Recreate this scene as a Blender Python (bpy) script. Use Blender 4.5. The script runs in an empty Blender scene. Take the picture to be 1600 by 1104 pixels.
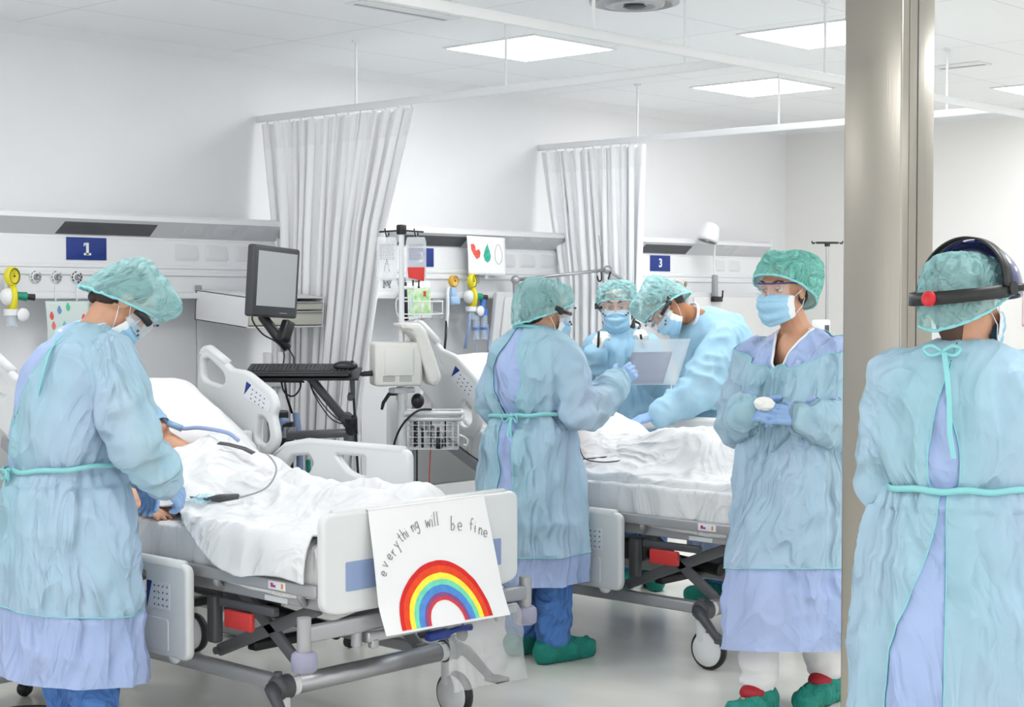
import bpy, bmesh, math, random
import numpy as np
from mathutils import Vector, Matrix, Euler, noise as mnoise
random.seed(7)
PI = math.pi
S = bpy.context.scene
COL = S.collection

# ------------------------------------------------------------------ camera
cd = bpy.data.cameras.new('camera'); cam = bpy.data.objects.new('camera', cd); COL.objects.link(cam)
cam.matrix_world = Matrix(((0.682, 0.025, -0.731, 0), (-0.731, 0.024, -0.682, 0), (0, 0.999, 0.035, 1.55), (0, 0, 0, 1)))
_x = Vector((0.68174, -0.73159, 0)); _f = Vector((0.73115, 0.68133, -0.03454)); _f.normalize(); _x.normalize()
_u = _x.cross(_f).normalized()
cam.matrix_world = Matrix(((_x.x, _u.x, -_f.x, 0), (_x.y, _u.y, -_f.y, 0), (_x.z, _u.z, -_f.z, 1.55), (0, 0, 0, 1)))
cd.lens = 56.64; cd.sensor_width = 36; cd.clip_start = 0.05; cd.clip_end = 60
S.camera = cam
# ------------------------------------------------------------------ world and exposure
W = bpy.data.worlds.new('world'); S.world = W; W.use_nodes = True
W.node_tree.nodes['Background'].inputs[0].default_value = (0.985, 0.99, 1.0, 1)
W.node_tree.nodes['Background'].inputs[1].default_value = 0.95
S.view_settings.view_transform = 'Standard'; S.view_settings.look = 'None'
S.view_settings.gamma = 1; S.view_settings.use_curve_mapping = False
S.view_settings.exposure = 0.85
LAMP = 9.5          # strength of the ceiling luminaires

# ------------------------------------------------------------------ materials
def lin(c):
    return tuple((x/255/12.92) if x/255 <= 0.04045 else ((x/255+0.055)/1.055)**2.4 for x in c)
MATS = {}
def mat(name, rgb, rough=0.5, metal=0.0, bump=None, var=None, alpha=1.0, trans=0.0, emit=0.0, sheen=0.0, spec=0.5, stretch=(1, 1, 1), coat=0.0):
    """bump=(scale,strength,detail) noise bump; var=(rgb2,scale) noise colour variation"""
    if name in MATS: return MATS[name]
    m = bpy.data.materials.new(name); m.use_nodes = True
    nt = m.node_tree; b = nt.nodes['Principled BSDF']
    b.inputs['Base Color'].default_value = (*lin(rgb), 1); b.inputs['Roughness'].default_value = rough
    b.inputs['Metallic'].default_value = metal; b.inputs['Alpha'].default_value = alpha
    b.inputs['Transmission Weight'].default_value = trans; b.inputs['Specular IOR Level'].default_value = spec
    b.inputs['Sheen Weight'].default_value = sheen; b.inputs['Coat Weight'].default_value = coat
    if emit:
        b.inputs['Emission Color'].default_value = (*lin(rgb), 1); b.inputs['Emission Strength'].default_value = emit
    if bump or var:
        tc = nt.nodes.new('ShaderNodeTexCoord'); mp = nt.nodes.new('ShaderNodeMapping')
        mp.inputs['Scale'].default_value = stretch
        nt.links.new(tc.outputs['Object'], mp.inputs[0])
    if var:
        n = nt.nodes.new('ShaderNodeTexNoise'); n.inputs['Scale'].default_value = var[1]; n.inputs['Detail'].default_value = 6
        nt.links.new(mp.outputs[0], n.inputs['Vector'])
        r = nt.nodes.new('ShaderNodeValToRGB'); r.color_ramp.elements[0].position = 0.3; r.color_ramp.elements[1].position = 0.7
        r.color_ramp.elements[0].color = (*lin(rgb), 1); r.color_ramp.elements[1].color = (*lin(var[0]), 1)
        nt.links.new(n.outputs['Fac'], r.inputs[0]); nt.links.new(r.outputs[0], b.inputs['Base Color'])
    if bump:
        n = nt.nodes.new('ShaderNodeTexNoise'); n.inputs['Scale'].default_value = bump[0]; n.inputs['Detail'].default_value = bump[2] if len(bump) > 2 else 3
        n.inputs['Distortion'].default_value = bump[3] if len(bump) > 3 else 0
        if len(bump) > 4: n.noise_type = 'RIDGED_MULTIFRACTAL'; n.normalize = True; n.inputs['Offset'].default_value = 1.0; n.inputs['Gain'].default_value = 1.4
        nt.links.new(mp.outputs[0], n.inputs['Vector'])
        bp = nt.nodes.new('ShaderNodeBump'); bp.inputs['Strength'].default_value = bump[1]; bp.inputs['Distance'].default_value = bump[4] if len(bump) > 4 else 0.01
        nt.links.new(n.outputs['Fac'], bp.inputs['Height']); nt.links.new(bp.outputs[0], b.inputs['Normal'])
    MATS[name] = m
    return m

WHITEPL = mat('bed_plastic', (216, 219, 220), 0.32)
WHITE = mat('white_paint', (225, 227, 229), 0.4)
OFFWHITE = mat('device_plastic', (221, 221, 216), 0.42)
GREYPL = mat('grey_plastic', (150, 152, 156), 0.4)
DGREY = mat('dark_grey', (74, 76, 80), 0.45)
BLACK = mat('black_plastic', (24, 25, 28), 0.4)
ALU = mat('aluminium', (176, 177, 180), 0.35, 0.75)
FRAMEG = mat('frame_grey', (166, 167, 170), 0.38, 0.35)
CHROME = mat('chrome', (205, 206, 210), 0.15, 1.0)
NAVY = mat('navy_label', (14, 46, 126), 0.45)
RED = mat('red_plastic', (196, 52, 48), 0.45)
INK = mat('pencil', (112, 112, 116), 0.8)
LINEN = mat('linen', (226, 227, 229), 0.85, bump=(3, 0.6, 3, 1.0, .03))
SHEET = mat('sheet', (230, 230, 231), 0.85, bump=(5, 0.5, 3, 1.0, .04), stretch=(1, 1, 0.4))
PILLOW = mat('pillow_cotton', (234, 235, 237), 0.85, bump=(6, 0.4, 4, 1.0))
LAVENDER = mat('bumper_rubber', (150, 150, 172), 0.4)
BLUEGREY = mat('blue_grey_label', (136, 155, 192), 0.5)
CLEAR = mat('clear_plastic', (238, 244, 248), 0.12, alpha=0.13)
CLEAR2 = mat('clear_film', (214, 230, 240), 0.2, alpha=0.38)
LIFT = mat('lift_grey', (112, 113, 117), 0.5)
SKIN = mat('skin', (214, 166, 138), 0.5, var=((203, 150, 122), 14), spec=0.3)
SKIN_D = mat('skin_tanned', (176, 122, 86), 0.5, var=((160, 108, 76), 14), spec=0.3)
HAIR = mat('dark_hair', (48, 34, 28), 0.55, bump=(60, 0.6, 3), stretch=(1, 1, .2))
GREEN = mat('shoe_cover_green', (16, 138, 124), 0.6, bump=(34, 1.0, 4, 1.5))
SCRUB = mat('blue_scrubs', (84, 134, 206), 0.8, bump=(7, 0.7, 3, 1, .04), stretch=(1, 1, .6))
WHITECLOTH = mat('white_trousers', (232, 232, 234), 0.8, bump=(12, 0.5, 4, 1), stretch=(1, 1, .5))
MASKB = mat('mask_blue', (160, 205, 232), 0.75, bump=(40, 0.25, 3))
MASKW = mat('mask_white', (232, 238, 242), 0.75)
GLOVEB = mat('nitrile_blue', (140, 174, 218), 0.45, bump=(70, 0.35, 3))
GLOVEW = mat('latex_white', (230, 232, 228), 0.5, bump=(70, 0.35, 3))
INNER = mat('periwinkle_gown', (160, 182, 224), 0.75, bump=(3.2, 0.7, 3, 1.2, .035), stretch=(1, 1, .45), var=((172, 188, 228), 3))
OUTER = mat('aqua_gown', (166, 211, 224), 0.7, bump=(3.2, 0.8, 3, 1.2, .035), stretch=(1, 1, .5), alpha=0.80, var=((190, 209, 236), 2.2))
TRIM = mat('aqua_trim', (140, 210, 214), 0.7)
CAPM = mat('bouffant_cap', (166, 218, 220), 0.7, bump=(9, 0.8, 3, 1.5, .015), alpha=0.58)

# ------------------------------------------------------------------ object helpers
def obj(name, me, m=None, parent=None):
    if isinstance(me, MB): me = me.mesh()
    if m is not None:
        if isinstance(m, (list, tuple)):
            for x in m: me.materials.append(x)
        else:
            me.materials.append(m)
    o = bpy.data.objects.new(name, me); COL.objects.link(o)
    if parent is not None: o.parent = parent
    return o
def thing(name, label, cat, loc=(0, 0, 0), rotz=0, group=None):
    o = bpy.data.objects.new(name, None); COL.objects.link(o); o.empty_display_size = 0.1
    o.location = loc; o.rotation_euler = (0, 0, rotz); o['label'] = label; o['category'] = cat
    if group: o['group'] = group
    return o
def tag(o, label, cat, group=None):
    o['label'] = label; o['category'] = cat
    if group: o['group'] = group
    return o
def struct(name, me, m):
    o = obj(name, me, m); o['kind'] = 'structure'; return o
def copy_tree(o, parent=None):
    c = o.copy(); COL.objects.link(c)
    if parent is not None: c.parent = parent
    for ch in list(o.children): copy_tree(ch, c)
    return c

def V(*a): return Vector(a)
def frame(fwd, up=(0, 0, 1)):
    """rotation matrix whose columns are right, forward, up"""
    f = Vector(fwd).normalized(); u = Vector(up)
    r = f.cross(u).normalized(); u = r.cross(f).normalized()
    return Matrix((r, f, u)).transposed()
def TR(loc, rot=None):
    m = Matrix.Translation(Vector(loc))
    if rot is not None: m = m @ rot.to_4x4()
    return m

def catmull(P, n=6):
    Q = [P[0]*2-P[1]]+list(P)+[P[-1]*2-P[-2]]; out = []
    for i in range(1, len(Q)-2):
        a, b, c, d = Q[i-1:i+3]
        for k in range(n):
            t = k/n; out.append((b*2+(c-a)*t+(a*2-b*5+c*4-d)*t*t+(b*3-a-c*3+d)*t**3)*.5)
    out.append(P[-1]); return out
class MB:
    def __init__(s): s.v = []; s.f = []; s.mi = []; s.sm = []
    def add(s, vs, fs, M=None, mi=0, smooth=True):
        n = len(s.v)
        s.v += [tuple(M @ Vector(p)) if M is not None else tuple(p) for p in vs]
        s.f += [tuple(n+i for i in f) for f in fs]; s.mi += [mi]*len(fs); s.sm += [smooth]*len(fs)
        return s
    def bm(s, b, M=None, mi=0, smooth=True):
        b.verts.ensure_lookup_table(); b.verts.index_update()
        s.add([v.co.copy() for v in b.verts], [[v.index for v in f.verts] for f in b.faces], M, mi, smooth); b.free(); return s
    def me(s, me, M=None, mi=0, smooth=True):
        return s.add([v.co.copy() for v in me.vertices], [list(p.vertices) for p in me.polygons], M, mi, smooth)
    def box(s, c, size, M=None, mi=0, bev=0.0, seg=2, rot=None):
        b = bmesh.new(); bmesh.ops.create_cube(b, size=1)
        for v in b.verts: v.co = Vector((v.co.x*size[0], v.co.y*size[1], v.co.z*size[2]))
        if bev:
            bmesh.ops.bevel(b, geom=list(b.edges), offset=min(bev, min(size)*0.49), segments=seg, affect='EDGES', profile=0.5)
        T = Matrix.Translation(Vector(c))
        if rot is not None: T = T @ rot.to_4x4()
        if M is not None: T = M @ T
        return s.bm(b, T, mi, smooth=bool(bev))
    def cyl(s, p0, p1, r0, r1=None, n=16, mi=0, M=None, cap=True):
        r1 = r0 if r1 is None else r1
        p0 = Vector(p0); p1 = Vector(p1); d = (p1-p0).normalized()
        a = d.orthogonal().normalized(); b = d.cross(a)
        vs = []; fs = []
        for p, r in ((p0, r0), (p1, r1)):
            for k in range(n):
                t = 2*PI*k/n; vs.append(p+(a*math.cos(t)+b*math.sin(t))*r)
        for k in range(n): fs.append((k, (k+1) % n, n+(k+1) % n, n+k))
        s.add(vs, fs, M, mi, True)
        if cap:
            s.add(vs, [tuple(range(n))[::-1], tuple(range(n, 2*n))], M, mi, False)
        return s
    def tube(s, pts, r, n=8, mi=0, closed=False, M=None):
        pts = [Vector(p) for p in pts]
        if not closed and not isinstance(r, (list, tuple)) and .0024 < r < .0125 and 4 <= len(pts) <= 12: pts = catmull(pts)
        N = len(pts); rs = r if isinstance(r, (list, tuple)) else [r]*N
        vs = []; fs = []; pa = None
        for i, p in enumerate(pts):
            if closed: d = pts[(i+1) % N]-pts[i-1]
            else: d = pts[min(i+1, N-1)]-pts[max(i-1, 0)]
            d = d.normalized() if d.length > 1e-9 else Vector((0, 0, 1))
            a = d.orthogonal().normalized() if pa is None else (pa-d*pa.dot(d)).normalized()
            pa = a; b = d.cross(a)
            for k in range(n):
                t = 2*PI*k/n; vs.append(p+(a*math.cos(t)+b*math.sin(t))*rs[i])
        for i in range(N if closed else N-1):
            j = (i+1) % N
            for k in range(n): fs.append((i*n+k, i*n+(k+1) % n, j*n+(k+1) % n, j*n+k))
        if not closed: fs += [tuple(range(n))[::-1], tuple(range((N-1)*n, N*n))]
        return s.add(vs, fs, M, mi, True)
    def lathe(s, prof, n=24, M=None, mi=0):
        """prof: list of (r, z)"""
        vs = []; fs = []
        for r, z in prof:
            for k in range(n):
                t = 2*PI*k/n; vs.append((r*math.cos(t), r*math.sin(t), z))
        for i in range(len(prof)-1):
            for k in range(n): fs.append((i*n+k, i*n+(k+1) % n, (i+1)*n+(k+1) % n, (i+1)*n+k))
        fs += [tuple(range(n))[::-1], tuple(range((len(prof)-1)*n, len(prof)*n))]
        return s.add(vs, fs, M, mi, True)
    def ell(s, c, rad, M=None, mi=0, n=16, rot=None):
        b = bmesh.new(); bmesh.ops.create_uvsphere(b, u_segments=n, v_segments=max(6, n*2//3), radius=1)
        T = Matrix.Translation(Vector(c))
        if rot is not None: T = T @ rot.to_4x4()
        T = T @ Matrix.Diagonal((*rad, 1))
        if M is not None: T = M @ T
        return s.bm(b, T, mi, True)
    def grid(s, fn, nu, nv, M=None, mi=0, closed_u=False, closed_v=False):
        vs = [fn(i/(nu-1 if not closed_u else nu), j/(nv-1)) for j in range(nv) for i in range(nu)]
        fs = []
        for j in range(nv-1):
            for i in range(nu if closed_u else nu-1):
                a = j*nu+i; b = j*nu+(i+1) % nu; fs.append((a, b, b+nu, a+nu))
        return s.add(vs, fs, M, mi, True)
    def mesh(s, name='m'):
        me = bpy.data.meshes.new(name); me.from_pydata([tuple(v) for v in s.v], [], s.f)
        me.polygons.foreach_set('material_index', s.mi); me.polygons.foreach_set('use_smooth', s.sm)
        me.update(); return me

def evald(o):
    dg = bpy.context.evaluated_depsgraph_get(); dg.update()
    me = bpy.data.meshes.new_from_object(o.evaluated_get(dg)); return me
def fillet(pts, r, seg=5):
    out = []; n = len(pts)
    for i in range(n):
        p = Vector(pts[i][:2]); a = Vector(pts[i-1][:2]); b = Vector(pts[(i+1) % n][:2])
        rr = pts[i][2] if len(pts[i]) > 2 else r
        da = (a-p); db = (b-p); l = min(rr, da.length*0.48, db.length*0.48)
        p0 = p+da.normalized()*l; p1 = p+db.normalized()*l
        for k in range(seg+1):
            t = k/seg; out.append((p0*(1-t)**2+p*2*t*(1-t)+p1*t*t))
    return out
def plate(loops, thick, bev=0.004, r=0.02, seg=2):
    """solid plate in local XY with rounded edge, extruded along Z (centred). loops: outline then holes"""
    cu = bpy.data.curves.new('c', 'CURVE'); cu.dimensions = '2D'; cu.fill_mode = 'BOTH'
    cu.extrude = max(thick/2-bev, 0.0002); cu.bevel_depth = bev; cu.bevel_resolution = seg; cu.offset = -bev
    for lp in loops:
        q = fillet(lp, r) if r else [Vector(p[:2]) for p in lp]
        sp = cu.splines.new('POLY'); sp.points.add(len(q)-1); sp.use_cyclic_u = True
        for i, p in enumerate(q): sp.points[i].co = (p.x, p.y, 0, 1)
    o = bpy.data.objects.new('c', cu); COL.objects.link(o); me = evald(o)
    bpy.data.objects.remove(o); bpy.data.curves.remove(cu); return me
def text_mesh(t, size, ext=0.0006, bold=0.0):
    cu = bpy.data.curves.new('t', 'FONT'); cu.body = t; cu.size = size; cu.extrude = ext; cu.align_x = 'CENTER'; cu.align_y = 'CENTER'; cu.offset = bold
    o = bpy.data.objects.new('t', cu); COL.objects.link(o); me = evald(o)
    bpy.data.objects.remove(o); bpy.data.curves.remove(cu); return me
# plates standing in a plane: YZ plane (facing -X or +X) and XZ plane (facing -Y)
YZ = Matrix(((0, 0, 1, 0), (1, 0, 0, 0), (0, 1, 0, 0), (0, 0, 0, 1)))   # (u,v,w) -> x=w, y=u, z=v
XZ = Matrix(((1, 0, 0, 0), (0, 0, -1, 0), (0, 1, 0, 0), (0, 0, 0, 1)))  # (u,v,w) -> x=u, y=-w, z=v

# organic surface: union of closed pieces, voxel remeshed and relaxed
def capsule(mb, p0, p1, r0, r1, n=14):
    p0 = Vector(p0); p1 = Vector(p1); d = (p1-p0); L = d.length; d = d.normalized() if L > 1e-6 else Vector((0, 0, 1))
    a = d.orthogonal().normalized(); b = d.cross(a); vs = []; rings = []
    for k in range(1, 6): t = k/5*PI/2; rings.append((p0-d*r0*math.cos(t), r0*math.sin(t)))
    for k in range(0, 5): t = k/5*PI/2; rings.append((p1+d*r1*math.sin(t), r1*math.cos(t)))
    for c, r in rings:
        for k in range(n): t = 2*PI*k/n; vs.append(c+(a*math.cos(t)+b*math.sin(t))*r)
    fs = [(i*n+k, i*n+(k+1) % n, (i+1)*n+(k+1) % n, (i+1)*n+k) for i in range(len(rings)-1) for k in range(n)]
    vs.append(p0-d*r0); vs.append(p1+d*r1); q = len(vs)
    fs += [(q-2, (k+1) % n, k) for k in range(n)]; o = (len(rings)-1)*n
    fs += [(q-1, o+k, o+(k+1) % n) for k in range(n)]
    mb.add(vs, fs); return mb
def limb(mb, pts, rs, n=14):
    for i in range(len(pts)-1): capsule(mb, pts[i], pts[i+1], rs[i], rs[i+1], n)
def relax(me, it):
    if not it: return me
    n = len(me.vertices); co = np.empty(n*3); me.vertices.foreach_get('co', co); co = co.reshape(-1, 3)
    e = np.empty(len(me.edges)*2, dtype=np.int64); me.edges.foreach_get('vertices', e); e = e.reshape(-1, 2)
    deg = np.bincount(e.ravel(), minlength=n).astype(float)[:, None]; deg[deg == 0] = 1
    for k in range(it):
        s = np.zeros_like(co)
        for c in range(3):
            s[:, c] = np.bincount(e[:, 0], co[e[:, 1], c], n)+np.bincount(e[:, 1], co[e[:, 0], c], n)
        lam = 0.6 if k % 2 == 0 else -0.35
        co = co+lam*(s/deg-co)
    me.vertices.foreach_set('co', co.ravel()); me.update(); return me
def organic(mb, voxel, it=6):
    o = obj('tmp', mb.mesh()); md = o.modifiers.new('r', 'REMESH'); md.mode = 'VOXEL'; md.voxel_size = voxel; md.adaptivity = 0
    me = evald(o); old = o.data; bpy.data.objects.remove(o); bpy.data.meshes.remove(old)
    me.polygons.foreach_set('use_smooth', [True]*len(me.polygons))
    return relax(me, it)
def displace(me, fn):
    """fn(co, normal) -> offset vector or scalar along the normal"""
    vs = me.vertices; ns = [v.normal.copy() for v in vs]
    for v, nn in zip(vs, ns):
        d = fn(v.co, nn)
        v.co = v.co+(nn*d if isinstance(d, (int, float)) else d)
    me.update(); return me
def sst(a, b, x):
    t = min(1, max(0, (x-a)/(b-a))); return t*t*(3-2*t)
def nz(x, y, z): return mnoise.noise(Vector((x, y, z)))
def crease(x, y, z):
    """folded cloth: sharp valleys between soft ridges"""
    n = mnoise.noise(Vector((x, y, z))); return 1-2.2*abs(n)
def ribbon(pts, w, nrm=None, th=.0015):
    """flat tape along pts"""
    mb = MB(); pts = [Vector(p) for p in pts]; vs = []
    for i, p in enumerate(pts):
        d = (pts[min(i+1, len(pts)-1)]-pts[max(i-1, 0)]).normalized()
        s = d.cross(Vector(nrm[i] if nrm and isinstance(nrm, list) else (nrm or (0, -1, 0)))).normalized()*w/2
        vs += [p+s, p-s]
    mb.add(vs, [(2*i, 2*i+1, 2*i+3, 2*i+2) for i in range(len(pts)-1)]); return mb

# ================================================================== THE ROOM
def quad(x0, y0, x1, y1, z): return MB().add([(x0, y0, z), (x1, y0, z), (x1, y1, z), (x0, y1, z)], [(0, 1, 2, 3)], smooth=False)
BW = 6.70; RW = 10.17; HC = 2.80
FLOORM = mat('vinyl_floor', (240, 240, 232), 0.22, var=((228, 226, 217), 3.5), bump=(90, 0.03, 3), stretch=(1, .45, 1))
WALLM = mat('wall_covering', (228, 229, 231), 0.75, bump=(160, 0.12, 4), var=((224, 225, 227), 2))
WALL2 = mat('wall_right_covering', (228, 227, 224), 0.7, bump=(160, 0.1, 4))
LOWW = mat('lower_wall', (234, 235, 238), 0.55, var=((228, 230, 233), 3))
CEILM = mat('ceiling_tiles', (196, 199, 203), 0.6)
def tile_lines(m):
    nt = m.node_tree; b = nt.nodes['Principled BSDF']; tc = nt.nodes.new('ShaderNodeTexCoord')
    mp = nt.nodes.new('ShaderNodeMapping'); mp.inputs['Location'].default_value = (-0.25, -0.17, 0)
    br = nt.nodes.new('ShaderNodeTexBrick'); br.offset = 0; br.inputs['Scale'].default_value = 1
    br.inputs['Brick Width'].default_value = 1.2; br.inputs['Row Height'].default_value = 0.6; br.inputs['Mortar Size'].default_value = 0.0025
    br.inputs['Color1'].default_value = (*lin((240, 242, 244)), 1); br.inputs['Color2'].default_value = (*lin((238, 240, 243)), 1)
    br.inputs['Mortar'].default_value = (*lin((196, 198, 202)), 1)
    nt.links.new(tc.outputs['Object'], mp.inputs[0]); nt.links.new(mp.outputs[0], br.inputs[0]); nt.links.new(br.outputs[0], b.inputs['Base Color'])
tile_lines(CEILM)
struct('floor', quad(-5, -5, RW, BW, 0), FLOORM)
struct('ceiling', MB().box(((RW-5)/2, (BW-5)/2, HC+0.05), (RW+5, BW+5, 0.1)), CEILM)
struct('wall_back', MB().box(((RW-5)/2, BW+0.06, HC/2), (RW+5, 0.12, HC)), WALLM)
struct('wall_right', MB().box((RW+0.06, (BW-5)/2, HC/2), (0.12, BW+5, HC)), WALL2)
# lower cladding of the back wall: smooth grey panels with thin joints
lw = MB()
for k in range(11): lw.box((-1.2+k*1.1+0.0, BW-0.006, 0.8), (1.094, 0.012, 1.5), bev=0.002)
struct('trim_1', lw, LOWW)
cor = MB()
cor.add([(-5, BW, HC-0.045), (-5, BW-0.045, HC), (RW, BW-0.045, HC), (RW, BW, HC-0.045)], [(0, 1, 2, 3)], smooth=False)
struct('trim_2', cor, WHITE)
struct('trim_3', MB().add([(RW, BW, HC-0.045), (RW-0.045, BW, HC), (RW-0.045, -5, HC), (RW, -5, HC-0.045)], [(0, 1, 2, 3)], smooth=False), WHITE)
struct('baseboard_back', MB().box(((RW-5)/2, BW-0.012, 0.05), (RW+5, 0.024, 0.1), bev=0.004), GREYPL)
struct('baseboard_right', MB().box((RW-0.012, (BW-5)/2, 0.05), (0.024, BW+5, 0.1), bev=0.004), GREYPL)

# ------------------------------------------------------------------ luminaires
LIGHTM = mat('luminaire_diffuser', (255, 255, 255), 0.5, emit=LAMP)
def ceiling_light(x, y, label, group=None):
    t = thing('ceiling_light', label, 'light', (x, y, HC), 0, group)
    fr = MB()
    for a, b in (((0, .303), (.62, .014)), ((0, -.303), (.62, .014)), ((.303, 0), (.014, .592)), ((-.303, 0), (.014, .592))):
        fr.box((a[0], a[1], -0.004), (b[0], b[1], 0.008), bev=0.002)
    obj('frame', fr, WHITE, t)
    obj('diffuser', MB().box((0, 0, -0.003), (0.59, 0.59, 0.004)), LIGHTM, t)
ceiling_light(6.0, 5.47, 'square ceiling light panel above the second bed, left of the other panels')
ceiling_light(8.05, 5.47, 'square ceiling light panel above the third bed bay, lowest in the view')
ceiling_light(6.65, 4.15, 'square ceiling light panel partly cut off by the steel column, upper one')
ceiling_light(9.30, 4.18, 'square ceiling light panel right of the steel column at the edge of view')
for x, y in ((1.2, 5.47), (3.5, 5.0), (2.0, 3.0), (4.4, 1.6), (7.0, 1.9), (9.3, 1.9), (0.0, 0.8), (2.4, -0.4), (5.0, -1.0), (8.0, -1.0)):
    ceiling_light(x, y, 'square ceiling light panel outside the picture, over the open ward floor', 'ceiling panels outside the picture')

vt = thing('ceiling_vent', 'round metal air diffuser in the ceiling at the top edge', 'vent', (5.35, 4.28, HC))
obj('ring', MB().lathe([(0.19, 0), (0.19, -0.012), (0.16, -0.02), (0.155, -0.006), (0.13, -0.006), (0.125, -0.022), (0.09, -0.026), (0.085, -0.008), (0.05, -0.008), (0.045, -0.026), (0.0, -0.028)], 36), ALU, vt)
obj('damper', MB().lathe([(0.05, -0.026), (0.03, -0.034), (0, -0.036)], 24), DGREY, vt)
sl = thing('air_slot', 'narrow flush air slot in the ceiling right of the steel column', 'vent', (8.02, 4.18, HC))
obj('frame', MB().box((0, 0, -0.003), (0.15, 0.30, 0.006), bev=0.002), WHITE, sl)
obj('slit', MB().box((0.03, 0, -0.0065), (0.03, 0.26, 0.002)), GREYPL, sl)
s2 = thing('air_slot', 'long flush air slot in the ceiling above the left curtain rail', 'vent', (4.85, 5.16, HC))
obj('frame', MB().box((0, 0, -0.003), (0.58, 0.12, 0.006), bev=0.002), WHITE, s2)
obj('slit', MB().box((0, 0.02, -0.0065), (0.54, 0.02, 0.002)), GREYPL, s2)
spk = tag(obj('sprinkler_cap', MB().lathe([(0.03, HC), (0.03, HC-0.006), (0.012, HC-0.012), (0.0, HC-0.02)], 20, Matrix.Translation((6.0, 3.35, 0))), GREYPL), 'small round grey cap on the ceiling near the long rail', 'cap')

# ------------------------------------------------------------------ curtain rails
RAILM = mat('rail_white', (226, 228, 230), 0.35)
def rail(label, p0, p1, rods, loc):
    t = thing('curtain_rail', label, 'curtain rail', loc)
    L = Vector(loc)
    a = Vector(p0)-L; b = Vector(p1)-L; d = (b-a); c = (a+b)/2
    sz = (abs(d.x)+0.022, 0.022, 0.036) if abs(d.x) > abs(d.y) else (0.022, abs(d.y)+0.022, 0.036)
    obj('track', MB().box(c, sz, bev=0.004), RAILM, t)
    for q in rods:
        q = Vector(q)-L
        obj('hanger_rod', MB().cyl((q.x, q.y, q.z), (q.x, q.y, HC-L.z), 0.0065, n=10).cyl((q.x, q.y, HC-L.z-0.012), (q.x, q.y, HC-L.z), 0.02, n=14), RAILM, t)
    return t
ZT = 2.475
rail('white curtain rail running from the wall above bay one', (5.25, BW-0.01, ZT), (5.25, 3.70, ZT), [(5.25, 5.93, ZT), (5.25, 4.93, ZT), (5.25, 3.94, ZT)], (5.25, BW, ZT))
rail('white curtain rail running from the wall above bay three', (7.43, BW-0.01, ZT), (7.43, 3.70, ZT), [(7.43, 5.92, ZT), (7.43, 4.94, ZT), (7.43, 3.94, ZT)], (7.43, BW, ZT))
rail('long white curtain rail crossing the ward parallel to the back wall', (1.0, 3.68, ZT), (RW-0.01, 3.68, ZT), [(4.37, 3.68, ZT), (5.88, 3.68, ZT), (8.0, 3.68, ZT), (3.0, 3.68, ZT)], (5.5, 3.68, ZT))

# ------------------------------------------------------------------ curtains
CURT = mat('curtain_fabric', (246, 247, 249), 0.8, bump=(220, 0.06, 2))
def curtain(label, X, edge_far, edge_near, z1, nf, amp, seed):
    t = thing('bay_curtain', label, 'curtain', (X, BW, ZT-0.03))
    zt = ZT-0.03
    def fn(u, v):
        z = zt-(zt-z1)*v
        yf = np.interp(-z, [-a for a, b in edge_far], [b for a, b in edge_far]); yn = np.interp(-z, [-a for a, b in edge_near], [b for a, b in edge_near])
        uu = u+0.035*nz(u*7, seed, 0.2)+0.012*nz(u*9, v*1.5, seed)
        ph = 2*PI*nf*uu
        A = amp*(0.55+0.45*sst(0, 0.3, v))*(0.75+0.6*nz(u*5, seed+3, v*1.2))
        x = A*math.sin(ph)+0.010*math.sin(2.7*ph+seed)+0.02*nz(u*14, v*2.0, seed+9)
        y = yf+(yn-yf)*u+0.35*amp*math.sin(2*ph+0.6)
        return (x, y-BW, z-zt)
    m = MB().grid(fn, int(nf*18), 60)
    o = obj('cloth', m, CURT, t); sd = o.modifiers.new('s', 'SOLIDIFY'); sd.thickness = 0.0016
    def fh(u, v):
        p = fn(u, v*0.06); return (p[0]-0.0025, p[1], p[2])
    obj('header_band', MB().grid(fh, int(nf*18), 5), mat('curtain_band', (240, 241, 243), 0.8), t)
    for k in range(int(nf)):
        u = (k+0.5)/nf; y = edge_far[0][1]+(edge_near[0][1]-edge_far[0][1])*u
        obj('glider', MB().box((0, y-BW, 0.008), (0.008, 0.012, 0.02), bev=0.002), RAILM, t)
curtain('grey white curtain gathered beside bay one, behind the monitor', 5.25, [(2.45, 6.66), (1.95, 6.585), (1.1, 6.55), (0.2, 6.53)], [(2.45, 5.49), (1.9, 5.69), (1.1, 5.87), (0.75, 5.93), (0.2, 5.97)], 0.25, 13, 0.032, 1.3)
curtain('grey white curtain gathered beside bay three, further back', 7.43, [(2.45, 6.66), (1.65, 6.52), (0.2, 6.5)], [(2.45, 5.86), (1.65, 5.88), (0.2, 5.92)], 0.25, 11, 0.030, 5.1)

# ------------------------------------------------------------------ headwall service panel
HW0 = 1.2; HW1 = 9.66
HWM = mat('headwall_white', (224, 226, 229), 0.38)
HWG = mat('headwall_underside_shade', (196, 198, 202), 0.42)  # panel white greyed: shade of the downward-facing slope put into the colour
hw = thing('headwall_panel', 'long white medical service panel running along the back wall above the beds', 'wall panel', (HW0, BW, 1.56))
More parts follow.
